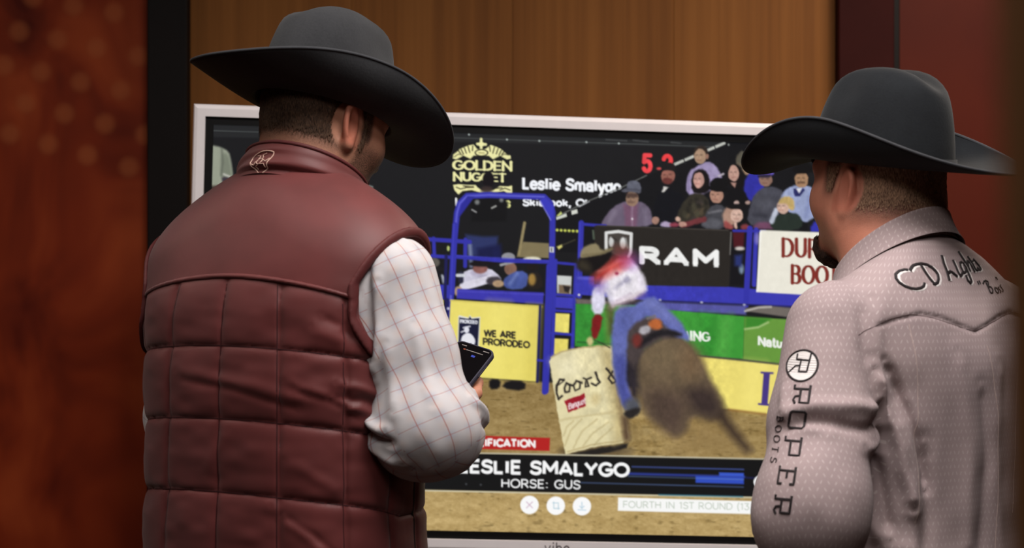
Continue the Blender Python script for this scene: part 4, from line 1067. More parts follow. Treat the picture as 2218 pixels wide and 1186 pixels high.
fo = [
 # draped folds running from the armpit down the back
 ([rp(-58, 1.31), rp(-44, 1.22), rp(-36, 1.10)], 0.011, 0.014), ([rp(-62, 1.26), rp(-52, 1.18), rp(-46, 1.06)], 0.012, -0.014), ([rp(-48, 1.32), rp(-36, 1.23), rp(-28, 1.13)], 0.008, -0.010),
 ([rp(-40, 1.25), rp(-34, 1.15), rp(-36, 1.02)], 0.016, 0.006), ([rp(-30, 1.20), rp(-28, 1.08), rp(-34, 0.98)], 0.014, -0.006),
 ([rp(-12, 1.34), rp(-6, 1.20), rp(-8, 1.02)], 0.014, 0.004), ([rp(0, 1.28), rp(4, 1.16), rp(0, 1.0)], 0.012, -0.0045), ([rp(12, 1.32), rp(9, 1.18), rp(12, 1.0)], 0.013, 0.004),
 ([rp(-60, 1.08), rp(-30, 1.02), rp(-6, 0.99)], 0.016, 0.006), ([rp(-58, 1.05), rp(-34, 0.99), rp(-10, 0.96)], 0.012, -0.006),
 # folds across the sleeve and at the shoulder; they lie on the nearest cloth
 ([(-0.165, -0.075, 1.415), (-0.175, -0.095, 1.34), (-0.165, -0.110, 1.27)], 0.016, 0.006), ([(-0.185, -0.07, 1.41), (-0.20, -0.09, 1.34), (-0.185, -0.10, 1.27)], 0.014, -0.006),
 ([(-0.178, -0.10, 1.285), (-0.19, -0.10, 1.255), (-0.235, -0.08, 1.245), (-0.285, -0.04, 1.235)], 0.011, 0.008), ([(-0.178, -0.11, 1.258), (-0.19, -0.105, 1.232), (-0.235, -0.085, 1.222), (-0.28, -0.05, 1.215)], 0.009, -0.008),
 ([(-0.165, -0.10, 1.235), (-0.20, -0.10, 1.205), (-0.245, -0.085, 1.195)], 0.010, 0.007), ([(-0.155, -0.105, 1.30), (-0.15, -0.115, 1.275), (-0.16, -0.105, 1.245)], 0.012, -0.006),
 ([(-0.31, -0.02, 1.30), (-0.30, -0.045, 1.24), (-0.27, -0.075, 1.20)], 0.010, 0.005),
 ([(-0.31, 0.0, 1.11), (-0.275, -0.07, 1.075), (-0.20, -0.09, 1.085)], 0.009, 0.007), ([(-0.31, 0.01, 1.085), (-0.27, -0.065, 1.055), (-0.19, -0.08, 1.065)], 0.008, -0.009), ([(-0.30, 0.02, 1.06), (-0.26, -0.05, 1.03), (-0.18, -0.06, 1.035)], 0.010, 0.008), ([(-0.29, 0.03, 1.03), (-0.25, -0.03, 1.005), (-0.19, -0.04, 1.01)], 0.007, -0.006)]
dsp = wr.copy()
for f in fo: dsp += fold(V, *f)
# sewn seams: pointed western yoke across the back, armholes, back darts
phi = np.degrees(np.arctan2(V[:, 0] / 0.22, -V[:, 1] / 0.15)); bk = V[:, 1] < 0.03
yz = np.interp(np.abs(phi), [0, 22, 32, 44, 62, 80], [1.362, 1.385, 1.390, 1.382, 1.362, 1.35])
dy = V[:, 2] - yz; m = bk & (np.abs(phi) < 70) & ~insl
dsp += np.where(m, -0.0022 * np.exp(-(dy / 0.0035) ** 2) + 0.0016 * sstep(-0.002, 0.004, dy) * (1 - sstep(0.01, 0.05, dy)), 0)
V = V + N * dsp[:, None].astype(np.float32)
shirtR = mesh_np('shirt', V, Q, M_FLECK, manR, True, {'cloth': ('FLOAT_VECTOR', cl)})
bvhR = bvh_of(V, Q)
# thread lines along the seams
M_SEAM_R = plain('seam_thread_grey', (96, 78, 78), 0.8, 0.1, 300, 0.2)
M_SEAM_P = plain('seam_thread_pale', (186, 164, 158), 0.8, 0.1, 300, 0.2)
def back_line(name, pts, w, mat):
    stitch(name, [([(a, b) for a, b in pts], w)], bvhR, (0, -0.3, 0), (1, 0, 0), (0, 0, 1), (0, 1, 0), mat, shirtR, 0.0001, 0.0003, 0.004)
yk = []
for p in np.linspace(-66, 66, 60): yk.append((0.224 * math.sin(R(p)), float(np.interp(abs(p), [0, 22, 32, 44, 62, 80], [1.362, 1.385, 1.390, 1.382, 1.362, 1.35]))))
back_line('yoke_seam', yk, 0.0013, M_SEAM_R)
back_line('dart_seam', [(-0.125, 1.375), (-0.118, 1.28), (-0.122, 1.15), (-0.13, 1.08)], 0.0012, M_SEAM_P)
back_line('dart_seam', [(0.02, 1.34), (0.034, 1.24), (0.036, 1.10), (0.028, 0.98)], 0.0012, M_SEAM_P)
back_line('dart_seam', [(0.105, 1.36), (0.09, 1.22), (0.08, 1.08)], 0.0012, M_SEAM_P)
# folded collar
def collarR():
    dr = lambda th: -0.030 * np.clip(np.cos(th), 0, 1) ** 3
    rows, th = collar_rings((0.0, 0.034, 1.440), (0.004, 0.042, 1.490), (0.116, 0.108), (0.092, 0.094), 0.70, 14, 346, 97, 0.006, -0.002, drop=dr)
    V = np.concatenate(rows).astype(np.float32); nr = len(rows); n = len(th)
    return V, grid_faces(nr, n, False), np.tile(np.degrees(th), nr), np.repeat(np.arange(nr), n)
kV, kQ, kph, kt = collarR()
kuv = np.stack([np.radians(kph) * 0.1, np.minimum(kt, 30 - kt) * 0.0035, kph * 0], 1)
colR = mesh_np('collar', kV, kQ, M_FLECK, shirtR, True, {'cloth': ('FLOAT_VECTOR', kuv)})
for S, E, W in ARMR: cuff(E, W, 0.047, M_FLECK, shirtR)
b = MB(); 
for i in range(5): 
    c = (0.0, 0.0, 1.40 - i * 0.09); hit = bvhR.ray_cast(Vector((0, 0.6, c[2])), Vector((0, -1, 0)))
    if hit[0]:
        b = MB(); b.loft([[(0.006 * math.cos(t) , hit[0].y + dy_, c[2] + 0.006 * math.sin(t)) for t in np.linspace(0, 2 * np.pi, 12, endpoint=False)] for dy_ in (-0.001, 0.003)]); b.build('snap_button', M_BUTTON, shirtR)
# embroidery: name across the back yoke (stroke layout in 1/2209 of the yoke panel)
cd_st = [([(330, 475), (290, 470), (220, 495), (160, 545), (135, 610), (145, 670), (195, 730), (270, 770), (340, 780), (410, 765), (460, 735), (490, 685)], 0.0048),
         ([(345, 490), (380, 450), (420, 410), (490, 385), (570, 375), (650, 390), (710, 430), (750, 490), (765, 550), (750, 620), (710, 680), (655, 705), (620, 690)], 0.0054), ([(545, 390), (570, 500), (610, 620), (650, 700)], 0.0054)]
li_st = [([(945, 240), (930, 370), (940, 480), (935, 640)], 0.0060), ([(945, 530), (1010, 500), (1060, 530), (1115, 580)], 0.0056), ([(1135, 310), (1150, 420), (1155, 500), (1180, 580), (1240, 520)], 0.0048),
         ([(1300, 345), (1250, 360), (1240, 430), (1260, 530), (1310, 500), (1330, 420), (1310, 350)], 0.0046), ([(1335, 420), (1352, 560), (1360, 660), (1325, 690), (1290, 640), (1285, 560)], 0.0050),
         ([(1310, 170), (1340, 280), (1385, 420), (1400, 500)], 0.0050), ([(1390, 430), (1405, 330), (1435, 335), (1470, 430), (1490, 510)], 0.0046), ([(1455, 250), (1500, 350), (1530, 470), (1580, 480)], 0.0048), ([(1475, 345), (1540, 325)], 0.0036),
         ([(1560, 290), (1590, 330), (1640, 400), (1655, 455), (1615, 475), (1575, 435)], 0.0048)]
bo_st = [([(1480, 660), (1486, 712)], 0.0026), ([(1520, 650), (1527, 702)], 0.0026), ([(1580, 705), (1620, 662), (1670, 645), (1705, 670), (1692, 725), (1670, 748)], 0.0030), ([(1655, 680), (1664, 780), (1664, 845)], 0.0030), ([(1670, 748), (1722, 752), (1742, 800), (1712, 850), (1662, 852)], 0.0028),
         ([(1825 + 35 * math.cos(t), 810 + 45 * math.sin(t)) for t in np.linspace(0, 2 * math.pi, 18)], 0.0026), ([(1915, 760), (1888, 768), (1898, 803), (1922, 828), (1888, 850)], 0.0024), ([(1982, 722), (1957, 742), (1975, 780), (1990, 812), (1958, 836)], 0.0024),
         ([(1930, 590), (1938, 622)], 0.0014), ([(1953, 595), (1959, 640)], 0.0014)]
EB = dict(o=(-0.137, -0.3, 1.501), u=(1.2e-4, 0, 0), v=(0, 0, -9.45e-5)); BACK_D = (0, 1, 0)
def off(L, dx, dy, k): return [([(a + dx, b + dy) for a, b in p], w * k) for p, w in L]
for st_ in (cd_st, li_st):
    stitch('name_embroidery_shadow', off(st_, 26, 14, 1.1), bvhR, EB['o'], EB['u'], EB['v'], BACK_D, M_THREAD_WHITE, shirtR, 0.0002, 0.0004, label='white outline of the stitched name')
    stitch('name_embroidery', st_, bvhR, EB['o'], EB['u'], EB['v'], BACK_D, M_THREAD_DARK, shirtR, 0.0008, 0.0010, label='dark stitched script name')
stitch('word_embroidery', bo_st, bvhR, EB['o'], EB['u'], EB['v'], BACK_D, M_THREAD_DARK, shirtR, label='small dark stitched word in quotes')
# lettering down the left sleeve, tops of the letters to the wearer's back; squared capitals, x runs down the arm
SLD = Vector((0.70, 0.71, 0)); dn = Vector((-0.025, 0.018, -0.203)).normalized(); side = SLD.cross(Vector((0, 0, 1))).normalized()
SLO = Vector((-0.264, -0.028, 1.315)) - SLD * 0.1
SQG = {'R': [[(0.0, 0.0), (0.22, 0.0), (0.22, 1.0)], [(0.0, 1.0), (1.0, 1.0), (1.0, 0.42), (0.22, 0.42)], [(0.62, 0.42), (0.66, 0.12), (0.86, 0.02), (1.08, 0.16)]],
       'O': [[(0.12, 0.0), (0.88, 0.0), (1.0, 0.12), (1.0, 0.88), (0.88, 1.0), (0.12, 1.0), (0.0, 0.88), (0.0, 0.12), (0.12, 0.0)]],
       'P': [[(0.0, 0.0), (0.22, 0.0), (0.22, 1.0)], [(0.0, 1.0), (1.0, 1.0), (1.0, 0.36), (0.22, 0.36)]],
       'E': [[(0.22, 0.0), (0.22, 1.0)], [(0.0, 0.0), (0.95, 0.0), (0.95, 0.26)], [(0.0, 1.0), (0.95, 1.0), (0.95, 0.74)], [(0.22, 0.5), (0.62, 0.5)]]}
for ch, t0, o0 in (('R', 0.028, -0.006), ('O', 0.065, -0.007), ('P', 0.102, -0.008), ('E', 0.142, -0.010), ('R', 0.181, -0.010)):
    L = [([(a * 0.0245 + t0, b * 0.0225 + o0) for a, b in p], 0.0040) for p in SQG[ch]]
    stitch('sleeve_letter', L, bvhR, SLO, dn, side, SLD, M_THREAD_DARK, shirtR, label='dark stitched capital on the left sleeve')
for i, ch in enumerate('BOOTS'):
    st_, adv = text_strokes(ch, 0, 0.12)
    L = [([((a - adv / 2) * 0.0105 + 0.078 + i * 0.0145, b * 0.0085 - 0.0245) for a, b in p], 0.0011 if thin else 0.0016) for p, thin in st_]
    stitch('sleeve_small_letter', L, bvhR, SLO, dn, side, SLD, M_THREAD_DARK, shirtR, label='small dark stitched capital on the left sleeve')
RB = 0.0225
fill = [([(RB * math.cos(a), -RB * 0.95 * abs(math.sin(a))), (RB * math.cos(a), RB * 0.95 * abs(math.sin(a)))], 0.0034) for a in np.linspace(0.22, math.pi - 0.22, 18)]
stitch('round_badge', fill, bvhR, SLO, dn, side, SLD, M_THREAD_WHITE, shirtR, 0.0002, 0.0003, label='white round patch on the left sleeve')
bl = [(arc(0, 0, RB, RB, 0, 360, 40), 0.0034)] + [([(-0.017 + a * 0.026, -0.010 + b * 0.021) for a, b in p], 0.0032) for p in ([(0.0, 0.05), (0.32, 0.05), (0.36, 0.90)], [(-0.12, 1.0), (1.0, 0.85), (1.0, 0.30), (0.36, 0.36)], [(0.66, 0.36), (0.68, 0.05), (1.1, -0.40)])]
stitch('badge_letter', bl, bvhR, SLO, dn, side, SLD, M_THREAD_DARK, shirtR, 0.0006, 0.0009, label='dark ring and letter of the sleeve badge')

MR = head_matrix((0.012, 0.080, 1.602), 1, 2, 0, 1.05); MRi = MR.inverted()
nkR = (tuple(MRi @ Vector((0.006, 0.040, 1.52))), 0.070, tuple(MRi @ Vector((0.0, 0.02, 1.42))), 0.09)
def stubR(V):
    x, y, z = np.abs(V[:, 0]), V[:, 1], V[:, 2]
    beard = 0.35 * sstep(0.02, 0.05, y + 0.5 * (-0.05 - z)) * sstep(-0.035, -0.07, z) * sstep(-0.17, -0.13, z)
    sb = 0.9 * sstep(0.0, 0.01, y) * (1 - sstep(0.03, 0.045, y)) * sstep(-0.035, -0.005, z) * (1 - sstep(0.05, 0.07, z))
    nape = sstep(-0.085, -0.04, z) * (1 - sstep(-0.02, 0.0, y)) * 0.7
    ear = sstep(0.0, 0.012, 0.036 - np.hypot(y + 0.016, (z + 0.016) * 0.8)) * sstep(0.06, 0.07, x)
    f = np.maximum(np.maximum(beard, sb), nape) * (1 - ear)
    return f
hV, hQ, hS, hR = build_head(manR, M_SKIN_R, MR, nkR, stubR, lambda V: np.maximum(redL(V), 0.45), jowl=0.006)
cuR = ((40, 60, 40), (44, 62, 42), (48, 64, 44), (50, 66, 44)); hs = []
for (S, E, W), mir in zip(ARMR, (True, False)):
    E, W = Vector(E), Vector(W); d = (W - E).normalized(); M = Matrix.Translation(W + d * 0.055) @ d.to_track_quat('Y', 'Z').to_matrix().to_4x4()
    hs.append(build_hand(M, cuR, mir, 0.5))
arr = [skin_arm([(0, 0, 1.42), S, E, tuple(Vector(W) + (Vector(W) - Vector(E)).normalized() * 0.055)], (0.06, 0.05, 0.042, 0.020)) for S, E, W in ARMR]
V_, Q_ = join([(xf(MR, hV), hQ)] + hs + arr); z_ = np.zeros(len(V_) - len(hV))
mesh_np('body', V_, Q_, M_SKIN_R, manR, True, {'stubble': ('FLOAT', np.concatenate([hS, z_])), 'red': ('FLOAT', np.concatenate([hR, z_ + 0.3]))})
def hairdR(V):
    x, y, z = np.abs(V[:, 0]), V[:, 1], V[:, 2]
    d = sstep(-0.085, -0.02, z) * (1 - sstep(-0.005, 0.02, y - 0.5 * np.clip(z - 0.0, 0, 1))) * 0.72
    sb = sstep(0.0, 0.008, y) * (1 - sstep(0.026, 0.036, y)) * sstep(-0.03, -0.008, z)
    d = np.maximum(d, sb) * (1 - sstep(0.018, 0.030, z)); d = d * (1 - sstep(0.0, 0.012, 0.036 - np.hypot(y + 0.014, (z + 0.016) * 0.8)) * (x > 0.05)); return d
build_hair(manR, MR, hairdR, M_HAIR_R, neck=nkR, kw=dict(jowl=0.006))
def goat(V):
    x, y, z = np.abs(V[:, 0]), V[:, 1], V[:, 2]
    return sstep(0.048, 0.066, y) * sstep(-0.080, -0.094, z) * (1 - sstep(0.036, 0.052, x)) * sstep(-0.19, -0.15, z)
build_hair(manR, MR, goat, M_BEARD, 'goatee', 0.0055, neck=nkR, kw=dict(jowl=0.006), label='dark goatee on the chin')
face_details(manR, MR, M_BROW)
HATR = MR @ Matrix.Translation((0, -0.006, 0.026)) @ Matrix.Rotation(R(6), 4, 'X') @ Matrix.Rotation(R(12), 4, 'Z')
build_hat(manR, M_FELT_BLACK, HATR, crown_h=0.156, ax=0.091, ay=0.117, out=(0.188, 0.226), rounder=1.0, up=0.060, front=0.038, back=-0.004, dent=1.2, taper=0.12, bias=0.6)
legs(manR, M_DENIM_DARK, 0.93, M_LEATHER)

GRID_RES = (930, 550)

# ================================================================ the display board
TV_LOC = Vector((0.12060, 4.06227, 1.45 - 0.14385))
TV_ROT = (Matrix.Rotation(0.05971, 4, 'Z') @ Matrix.Rotation(0.02374, 4, 'X') @ Matrix.Rotation(0.02895, 4, 'Y'))
TW, THH = 1.652, 0.93
tv = tag(empty('display_board'), 'large white-framed display board playing a rodeo barrel race', 'display')
tv.matrix_world = Matrix.Translation(TV_LOC) @ TV_ROT
M_FRAME = plain('white_display_frame', (246, 238, 240), 0.4, 0.02, 20, 0.4)
M_BEZEL = plain('black_glass_bezel', (10, 9, 10), 0.5, 0.1, 10, 0.2)
M_STEEL = plain('stand_steel', (120, 120, 124), 0.4, 0.1, 60, 0.5, 0.7)
bz, fw, dp = 0.0185, 0.028, 0.055
def frame_ring(x0, z0, x1, z1, wd, y0, y1, bev):
    """four mitred bars as one ring, rounded outside"""
    mb = MB(); 
    def loop(a, y, r=0.0):
        return [(x0 - a, y, z0 - a), (x1 + a, y, z0 - a), (x1 + a, y, z1 + a), (x0 - a, y, z1 + a)]
    mb.loft([loop(0, y1), loop(0, y0), loop(wd - bev, y0), loop(wd - bev * 0.3, y0 + bev * 0.3), loop(wd, y0 + bev), loop(wd, y1), loop(0, y1)], caps=False)
    return mb
X0, X1, Z0, Z1 = -TW / 2, TW / 2, -THH / 2, THH / 2
frame_ring(X0 - bz, Z0 - bz, X1 + bz, Z1 + bz, fw, -0.012, dp, 0.010).build('frame', M_FRAME, tv)
frame_ring(X0, Z0, X1, Z1, bz, -0.003, dp, 0.0005).build('bezel', M_BEZEL, tv)
MB().box((X0 - 0.03, 0.03, Z0 - 0.03), (X1 + 0.03, dp + 0.01, Z1 + 0.03), 0.004).build('back_cover', M_FRAME, tv)
lg, adv = text_strokes('vibe', 0.10)
mb = MB()
for p, _ in lg: mb.tube([((a - adv / 2) * 0.024, -0.0125, b * 0.024 + Z0 - bz - 0.0255) for a, b in p], 0.0016, 6)
mb.build('maker_lettering', plain('grey_lettering', (110, 104, 106), 0.5), tv)
# rolling stand under the board
st = MB(); Z_FLOOR = -TV_LOC.z
st.box((-0.45, 0.06, -0.35), (-0.40, 0.10, 0.2)); st.box((0.40, 0.06, -0.35), (0.45, 0.10, 0.2)); st.box((-0.45, 0.07, -0.05), (0.45, 0.10, 0.02))
st.build('mount', M_STEEL, tv)
stand = MB().box((-0.42, 0.13, 0.4), (0.42, 0.16, 0.46), 0.004).build('stand', M_STEEL, tv)
stand.matrix_parent_inverse = tv.matrix_world.inverted(); stand.location = (TV_LOC.x, TV_LOC.y, 0)
for s in (-1, 1):
    MB().tube([(0.42 * s, 0.145, 0.10), (0.42 * s, 0.145, TV_LOC.z + 0.15)], 0.025, 12).build('upright', M_STEEL, stand, True)
    MB().box((0.42 * s - 0.03, -0.23, 0.07), (0.42 * s + 0.03, 0.50, 0.11), 0.005).build('foot', M_STEEL, stand)
    for yy in (-0.19, 0.46):
        MB().loft([[(0.42 * s + dx, yy + 0.035 * math.cos(a), 0.035 + 0.035 * math.sin(a)) for a in np.linspace(0, 2 * np.pi, 16, endpoint=False)] for dx in (-0.014, 0.014)]).build('caster', M_SOLE, stand)

# ---- the picture on the display: a colour per grid point, composed from flat shapes.
# Layout units are picture units (2218 wide); HM maps board (u, v) to those units.
def _layout(u, v):
    p = TV_ROT @ Vector(((u - .5) * TW, 0, (.5 - v) * THH)) + TV_LOC - Vector((0, 0, 1.45))
    return 1109 + FP * p.x / p.y, 593 - FP * p.z / p.y
GU, GV = GRID_RES
A_ = np.array([_layout(u, v) for u, v in ((0, 0), (1, 0), (1, 1), (0, 1))])
M8 = []; r8 = []
for (u, v), (x, y) in zip(((0, 0), (1, 0), (1, 1), (0, 1)), A_):
    M8 += [[u, v, 1, 0, 0, 0, -u * x, -v * x], [0, 0, 0, u, v, 1, -u * y, -v * y]]; r8 += [x, y]
hm = np.append(np.linalg.solve(np.array(M8), np.array(r8)), 1).reshape(3, 3)
uu, vv = np.meshgrid(np.linspace(0, 1, GU), np.linspace(0, 1, GV))
w_ = hm[2, 0] * uu + hm[2, 1] * vv + 1
PX = ((hm[0, 0] * uu + hm[0, 1] * vv + hm[0, 2]) / w_).astype(np.float32); PY = ((hm[1, 0] * uu + hm[1, 1] * vv + hm[1, 2]) / w_).astype(np.float32)
IMG = np.zeros((GV, GU, 3), np.float32)
hinv = np.linalg.inv(hm)
def box_idx(x0, y0, x1, y1):
    c = np.array([[x0, y0, 1], [x1, y0, 1], [x1, y1, 1], [x0, y1, 1]]) @ hinv.T; c = c[:, :2] / c[:, 2:]
    i0, i1 = int(np.floor(c[:, 0].min() * (GU - 1))) - 1, int(np.ceil(c[:, 0].max() * (GU - 1))) + 2
    j0, j1 = int(np.floor(c[:, 1].min() * (GV - 1))) - 1, int(np.ceil(c[:, 1].max() * (GV - 1))) + 2
    i0, j0 = max(i0, 0), max(j0, 0); i1, j1 = min(i1, GU), min(j1, GV)
    return (slice(j0, max(j1, j0)), slice(i0, max(i1, i0)))
def blend(sl, alpha, c):
    c = np.asarray(c, np.float32); IMG[sl] += (c - IMG[sl]) * np.clip(alpha, 0, 1)[..., None]
class Fr:                                                       # drawing in a crop's own coordinates
    def __init__(s, x0, y0, k): s.x0, s.y0, s.k = x0, y0, k
    def __call__(s, pts): return [(s.x0 + a * s.k, s.y0 + b * s.k) for a, b in pts]
ID = Fr(0, 0, 1)
def polysd(X, Y, P):
    d = np.full(X.shape, 1e9, np.float32); ins = np.zeros(X.shape, bool); n = len(P)
    for i in range(n):
        ax, ay = P[i]; bx, by = P[(i + 1) % n]; ex, ey = bx - ax, by - ay; L = ex * ex + ey * ey
        if L < 1e-9: continue
        t = np.clip(((X - ax) * ex + (Y - ay) * ey) / L, 0, 1)
        d = np.minimum(d, (X - ax - t * ex) ** 2 + (Y - ay - t * ey) ** 2)
        cnd = (ay > Y) != (by > Y)
        if ey != 0: ins ^= cnd & (X < ex * (Y - ay) / ey + ax)
    return np.where(ins, -1, 1) * np.sqrt(d)
def smooth_poly(P, it=2):
    for _ in range(it):
        Q = []
        for i in range(len(P)):
            a, b = P[i], P[(i + 1) % len(P)]
            Q += [(a[0] * .75 + b[0] * .25, a[1] * .75 + b[1] * .25), (a[0] * .25 + b[0] * .75, a[1] * .25 + b[1] * .75)]
        P = Q
    return P
def poly(fr, P, c, soft=1.6, rnd=0, a=1.0):
    P = fr(P); P = smooth_poly(P, rnd) if rnd else P
    xs = [p[0] for p in P]; ys = [p[1] for p in P]; sl = box_idx(min(xs) - soft, min(ys) - soft, max(xs) + soft, max(ys) + soft)
    if PX[sl].size == 0: return
    blend(sl, a * np.clip(0.5 - polysd(PX[sl], PY[sl], P) / (soft), 0, 1), c)
def oval(fr, cx, cy, rx, ry, c, soft=1.6, a=1.0, rot=0):
    n = 22; P = [(cx + rx * math.cos(t) * math.cos(R(rot)) - ry * math.sin(t) * math.sin(R(rot)), cy + rx * math.cos(t) * math.sin(R(rot)) + ry * math.sin(t) * math.cos(R(rot))) for t in np.linspace(0, 2 * math.pi, n, endpoint=False)]
    poly(fr, P, c, soft, 0, a)
def stroke(fr, pts, w, c, soft=1.5, a=1.0, cap=True):
    P = fr(pts); w = w * fr.k; xs = [p[0] for p in P]; ys = [p[1] for p in P]; e = w / 2 + soft + 1
    sl = box_idx(min(xs) - e, min(ys) - e, max(xs) + e, max(ys) + e)
    if PX[sl].size == 0: return
    X, Y = PX[sl], PY[sl]; d = np.full(X.shape, 1e9, np.float32)
    for i, ((ax, ay), (bx, by)) in enumerate(zip(P[:-1], P[1:])):
        ex, ey = bx - ax, by - ay; L = math.hypot(ex, ey)
        if L < 1e-6: continue
        s = ((X - ax) * ex + (Y - ay) * ey) / L; q = np.abs((X - ax) * ey - (Y - ay) * ex) / L
        if cap: t = np.clip(s, 0, L); d = np.minimum(d, np.hypot(s - t, q) - w / 2)
        else: d = np.minimum(d, np.maximum(np.abs(s - L / 2) - L / 2, q - w / 2))
    if not cap:
        for ax, ay in P[1:-1]: d = np.minimum(d, np.hypot(X - ax, Y - ay) - w / 2)
    blend(sl, a * np.clip(0.5 - d / soft, 0, 1), c)
def text(fr, s, x, y, size, w, c, wide=1.0, slope=0.022, track=0.08, serif=0.0, soft=1.5, thin=0.7, lean=0.0, a=1.0, contrast=False):
    st, adv = text_strokes(s, track, serif)
    i = w / 2 / size                    # keep strokes inside the cap height
    for p, sf in st:
        def mp(q):
            yy = i + q[1] * (1 - 2 * i) if -0.01 <= q[1] <= 1.01 else q[1]
            xx = q[0] * wide * size + lean * yy * size
            return (x + xx, y - yy * size + slope * xx)
        pts = [mp(q) for q in p]
        if contrast and not sf:
            for u_, v_ in zip(pts[:-1], pts[1:]):
                v_r = abs(v_[1] - u_[1]) / max(math.hypot(v_[0] - u_[0], v_[1] - u_[1]), 1e-6)
                stroke(fr, [u_, v_], w * (thin + (1 - thin) * v_r ** 2), c, soft, a)
        else: stroke(fr, pts, w * (thin if sf else 1), c, soft, a, cap=(len(pts) > 6))
    return adv * size * wide
def shade(fn, sl=None):
    global IMG
    IMG = fn(IMG)
GL['Q'] = (0.98, GL['O'][1] + [[(0.55, 0.28), (0.90, -0.06)]]); GL['K'] = (0.78, [[(0.08, 0), (0.08, 1)], [(0.70, 1), (0.10, 0.42)], [(0.30, 0.60), (0.74, 0)]])
def n2(x, y, seed): return vnoise(np.stack([x, y, np.zeros_like(x) + 0.37], -1), seed)
C1, C2, C3, C4, C5, C6, C7 = Fr(960, 260, .21923), Fr(1280, 280, .23445), Fr(880, 480, .3204), Fr(1180, 480, .24346), Fr(1160, 640, .30352), Fr(900, 900, .35167), Fr(400, 200, .23613)
BL, BL2, BLD = (52, 52, 168), (70, 70, 196), (30, 30, 84)

def paint_arena():
    poly(ID, [(380, 200), (2100, 200), (2100, 1250), (380, 1250)], (24, 24, 27))
    poly(ID, [(440, 260), (2100, 300), (2100, 330), (440, 296)], (36, 37, 39), 4)
    stroke(C1, [(-2400, 100), (60, 172), (2007, 240), (3500, 300)], 7, (78, 82, 82))
    for x, y in ((255, 143), (630, 192), (950, 205), (1415, 218), (1735, 230), (-520, 120), (-1100, 100)): oval(C1, x, y, 9, 9, (180, 190, 186), 2)
    for a, b in (((140, 95), (330, 105)), ((390, 100), (530, 115)), ((740, 120), (830, 128))): stroke(C2, [a, b], 9, (96, 98, 98), 3, 0.7)
    # dirt floor
    sl = box_idx(380, 780, 2100, 1250); x, y = PX[sl], PY[sl]
    far = np.clip((y - 800) / 300, 0, 1)
    g = 0.5 * n2(x / 34, y / 12, 7) + 0.35 * n2(x / 11, y / 5, 8) + 0.3 * n2(x / 5, y / 3.2, 9) + 0.25 * n2(x / 2.6, y / 2.2, 10)
    dark = np.clip(n2(x / 13, y / 4.2, 15) * 1.6 - 0.75, 0, 1)
    base = np.array([142, 118, 72])[None, None] + np.array([30, 28, 22])[None, None] * far[..., None]
    d = base + g[..., None] * np.array([26, 26, 24]) - dark[..., None] * np.array([58, 52, 40])
    edge = np.clip((y - (812 + (x - 960) * 0.055)) / 6, 0, 1)
    IMG[sl] += (d - IMG[sl]) * edge[..., None]
    # man in a pale suit at the far left
    poly(C7, [(200, 470), (265, 487), (330, 500), (405, 540), (425, 620), (445, 770), (440, 790), (400, 830), (330, 860), (200, 930)], (150, 155, 138), 5, 1)
    poly(C7, [(330, 560), (400, 560), (430, 700), (430, 780), (370, 760), (330, 800)], (122, 128, 112), 8, 1)
    stroke(C7, [(340, 520), (350, 640), (335, 760)], 14, (92, 96, 86), 6, 0.8); poly(C7, [(340, 770), (420, 780), (400, 830), (345, 830)], (60, 52, 62), 5, 1); stroke(C7, [(360, 750), (410, 770)], 16, (190, 190, 180), 4)
    poly(C7, [(200, 860), (330, 850), (300, 900), (200, 960)], (70, 58, 50), 6)
    oval(C7, 190, 400, 60, 80, (150, 120, 104), 4)
    # a rider's blue arm just right of the left man
    poly(ID, [(796, 420), (806, 424), (822, 462), (812, 466), (800, 448)], (60, 70, 150), 3); stroke(ID, [(796, 402), (806, 405)], 5, (120, 125, 120), 3)

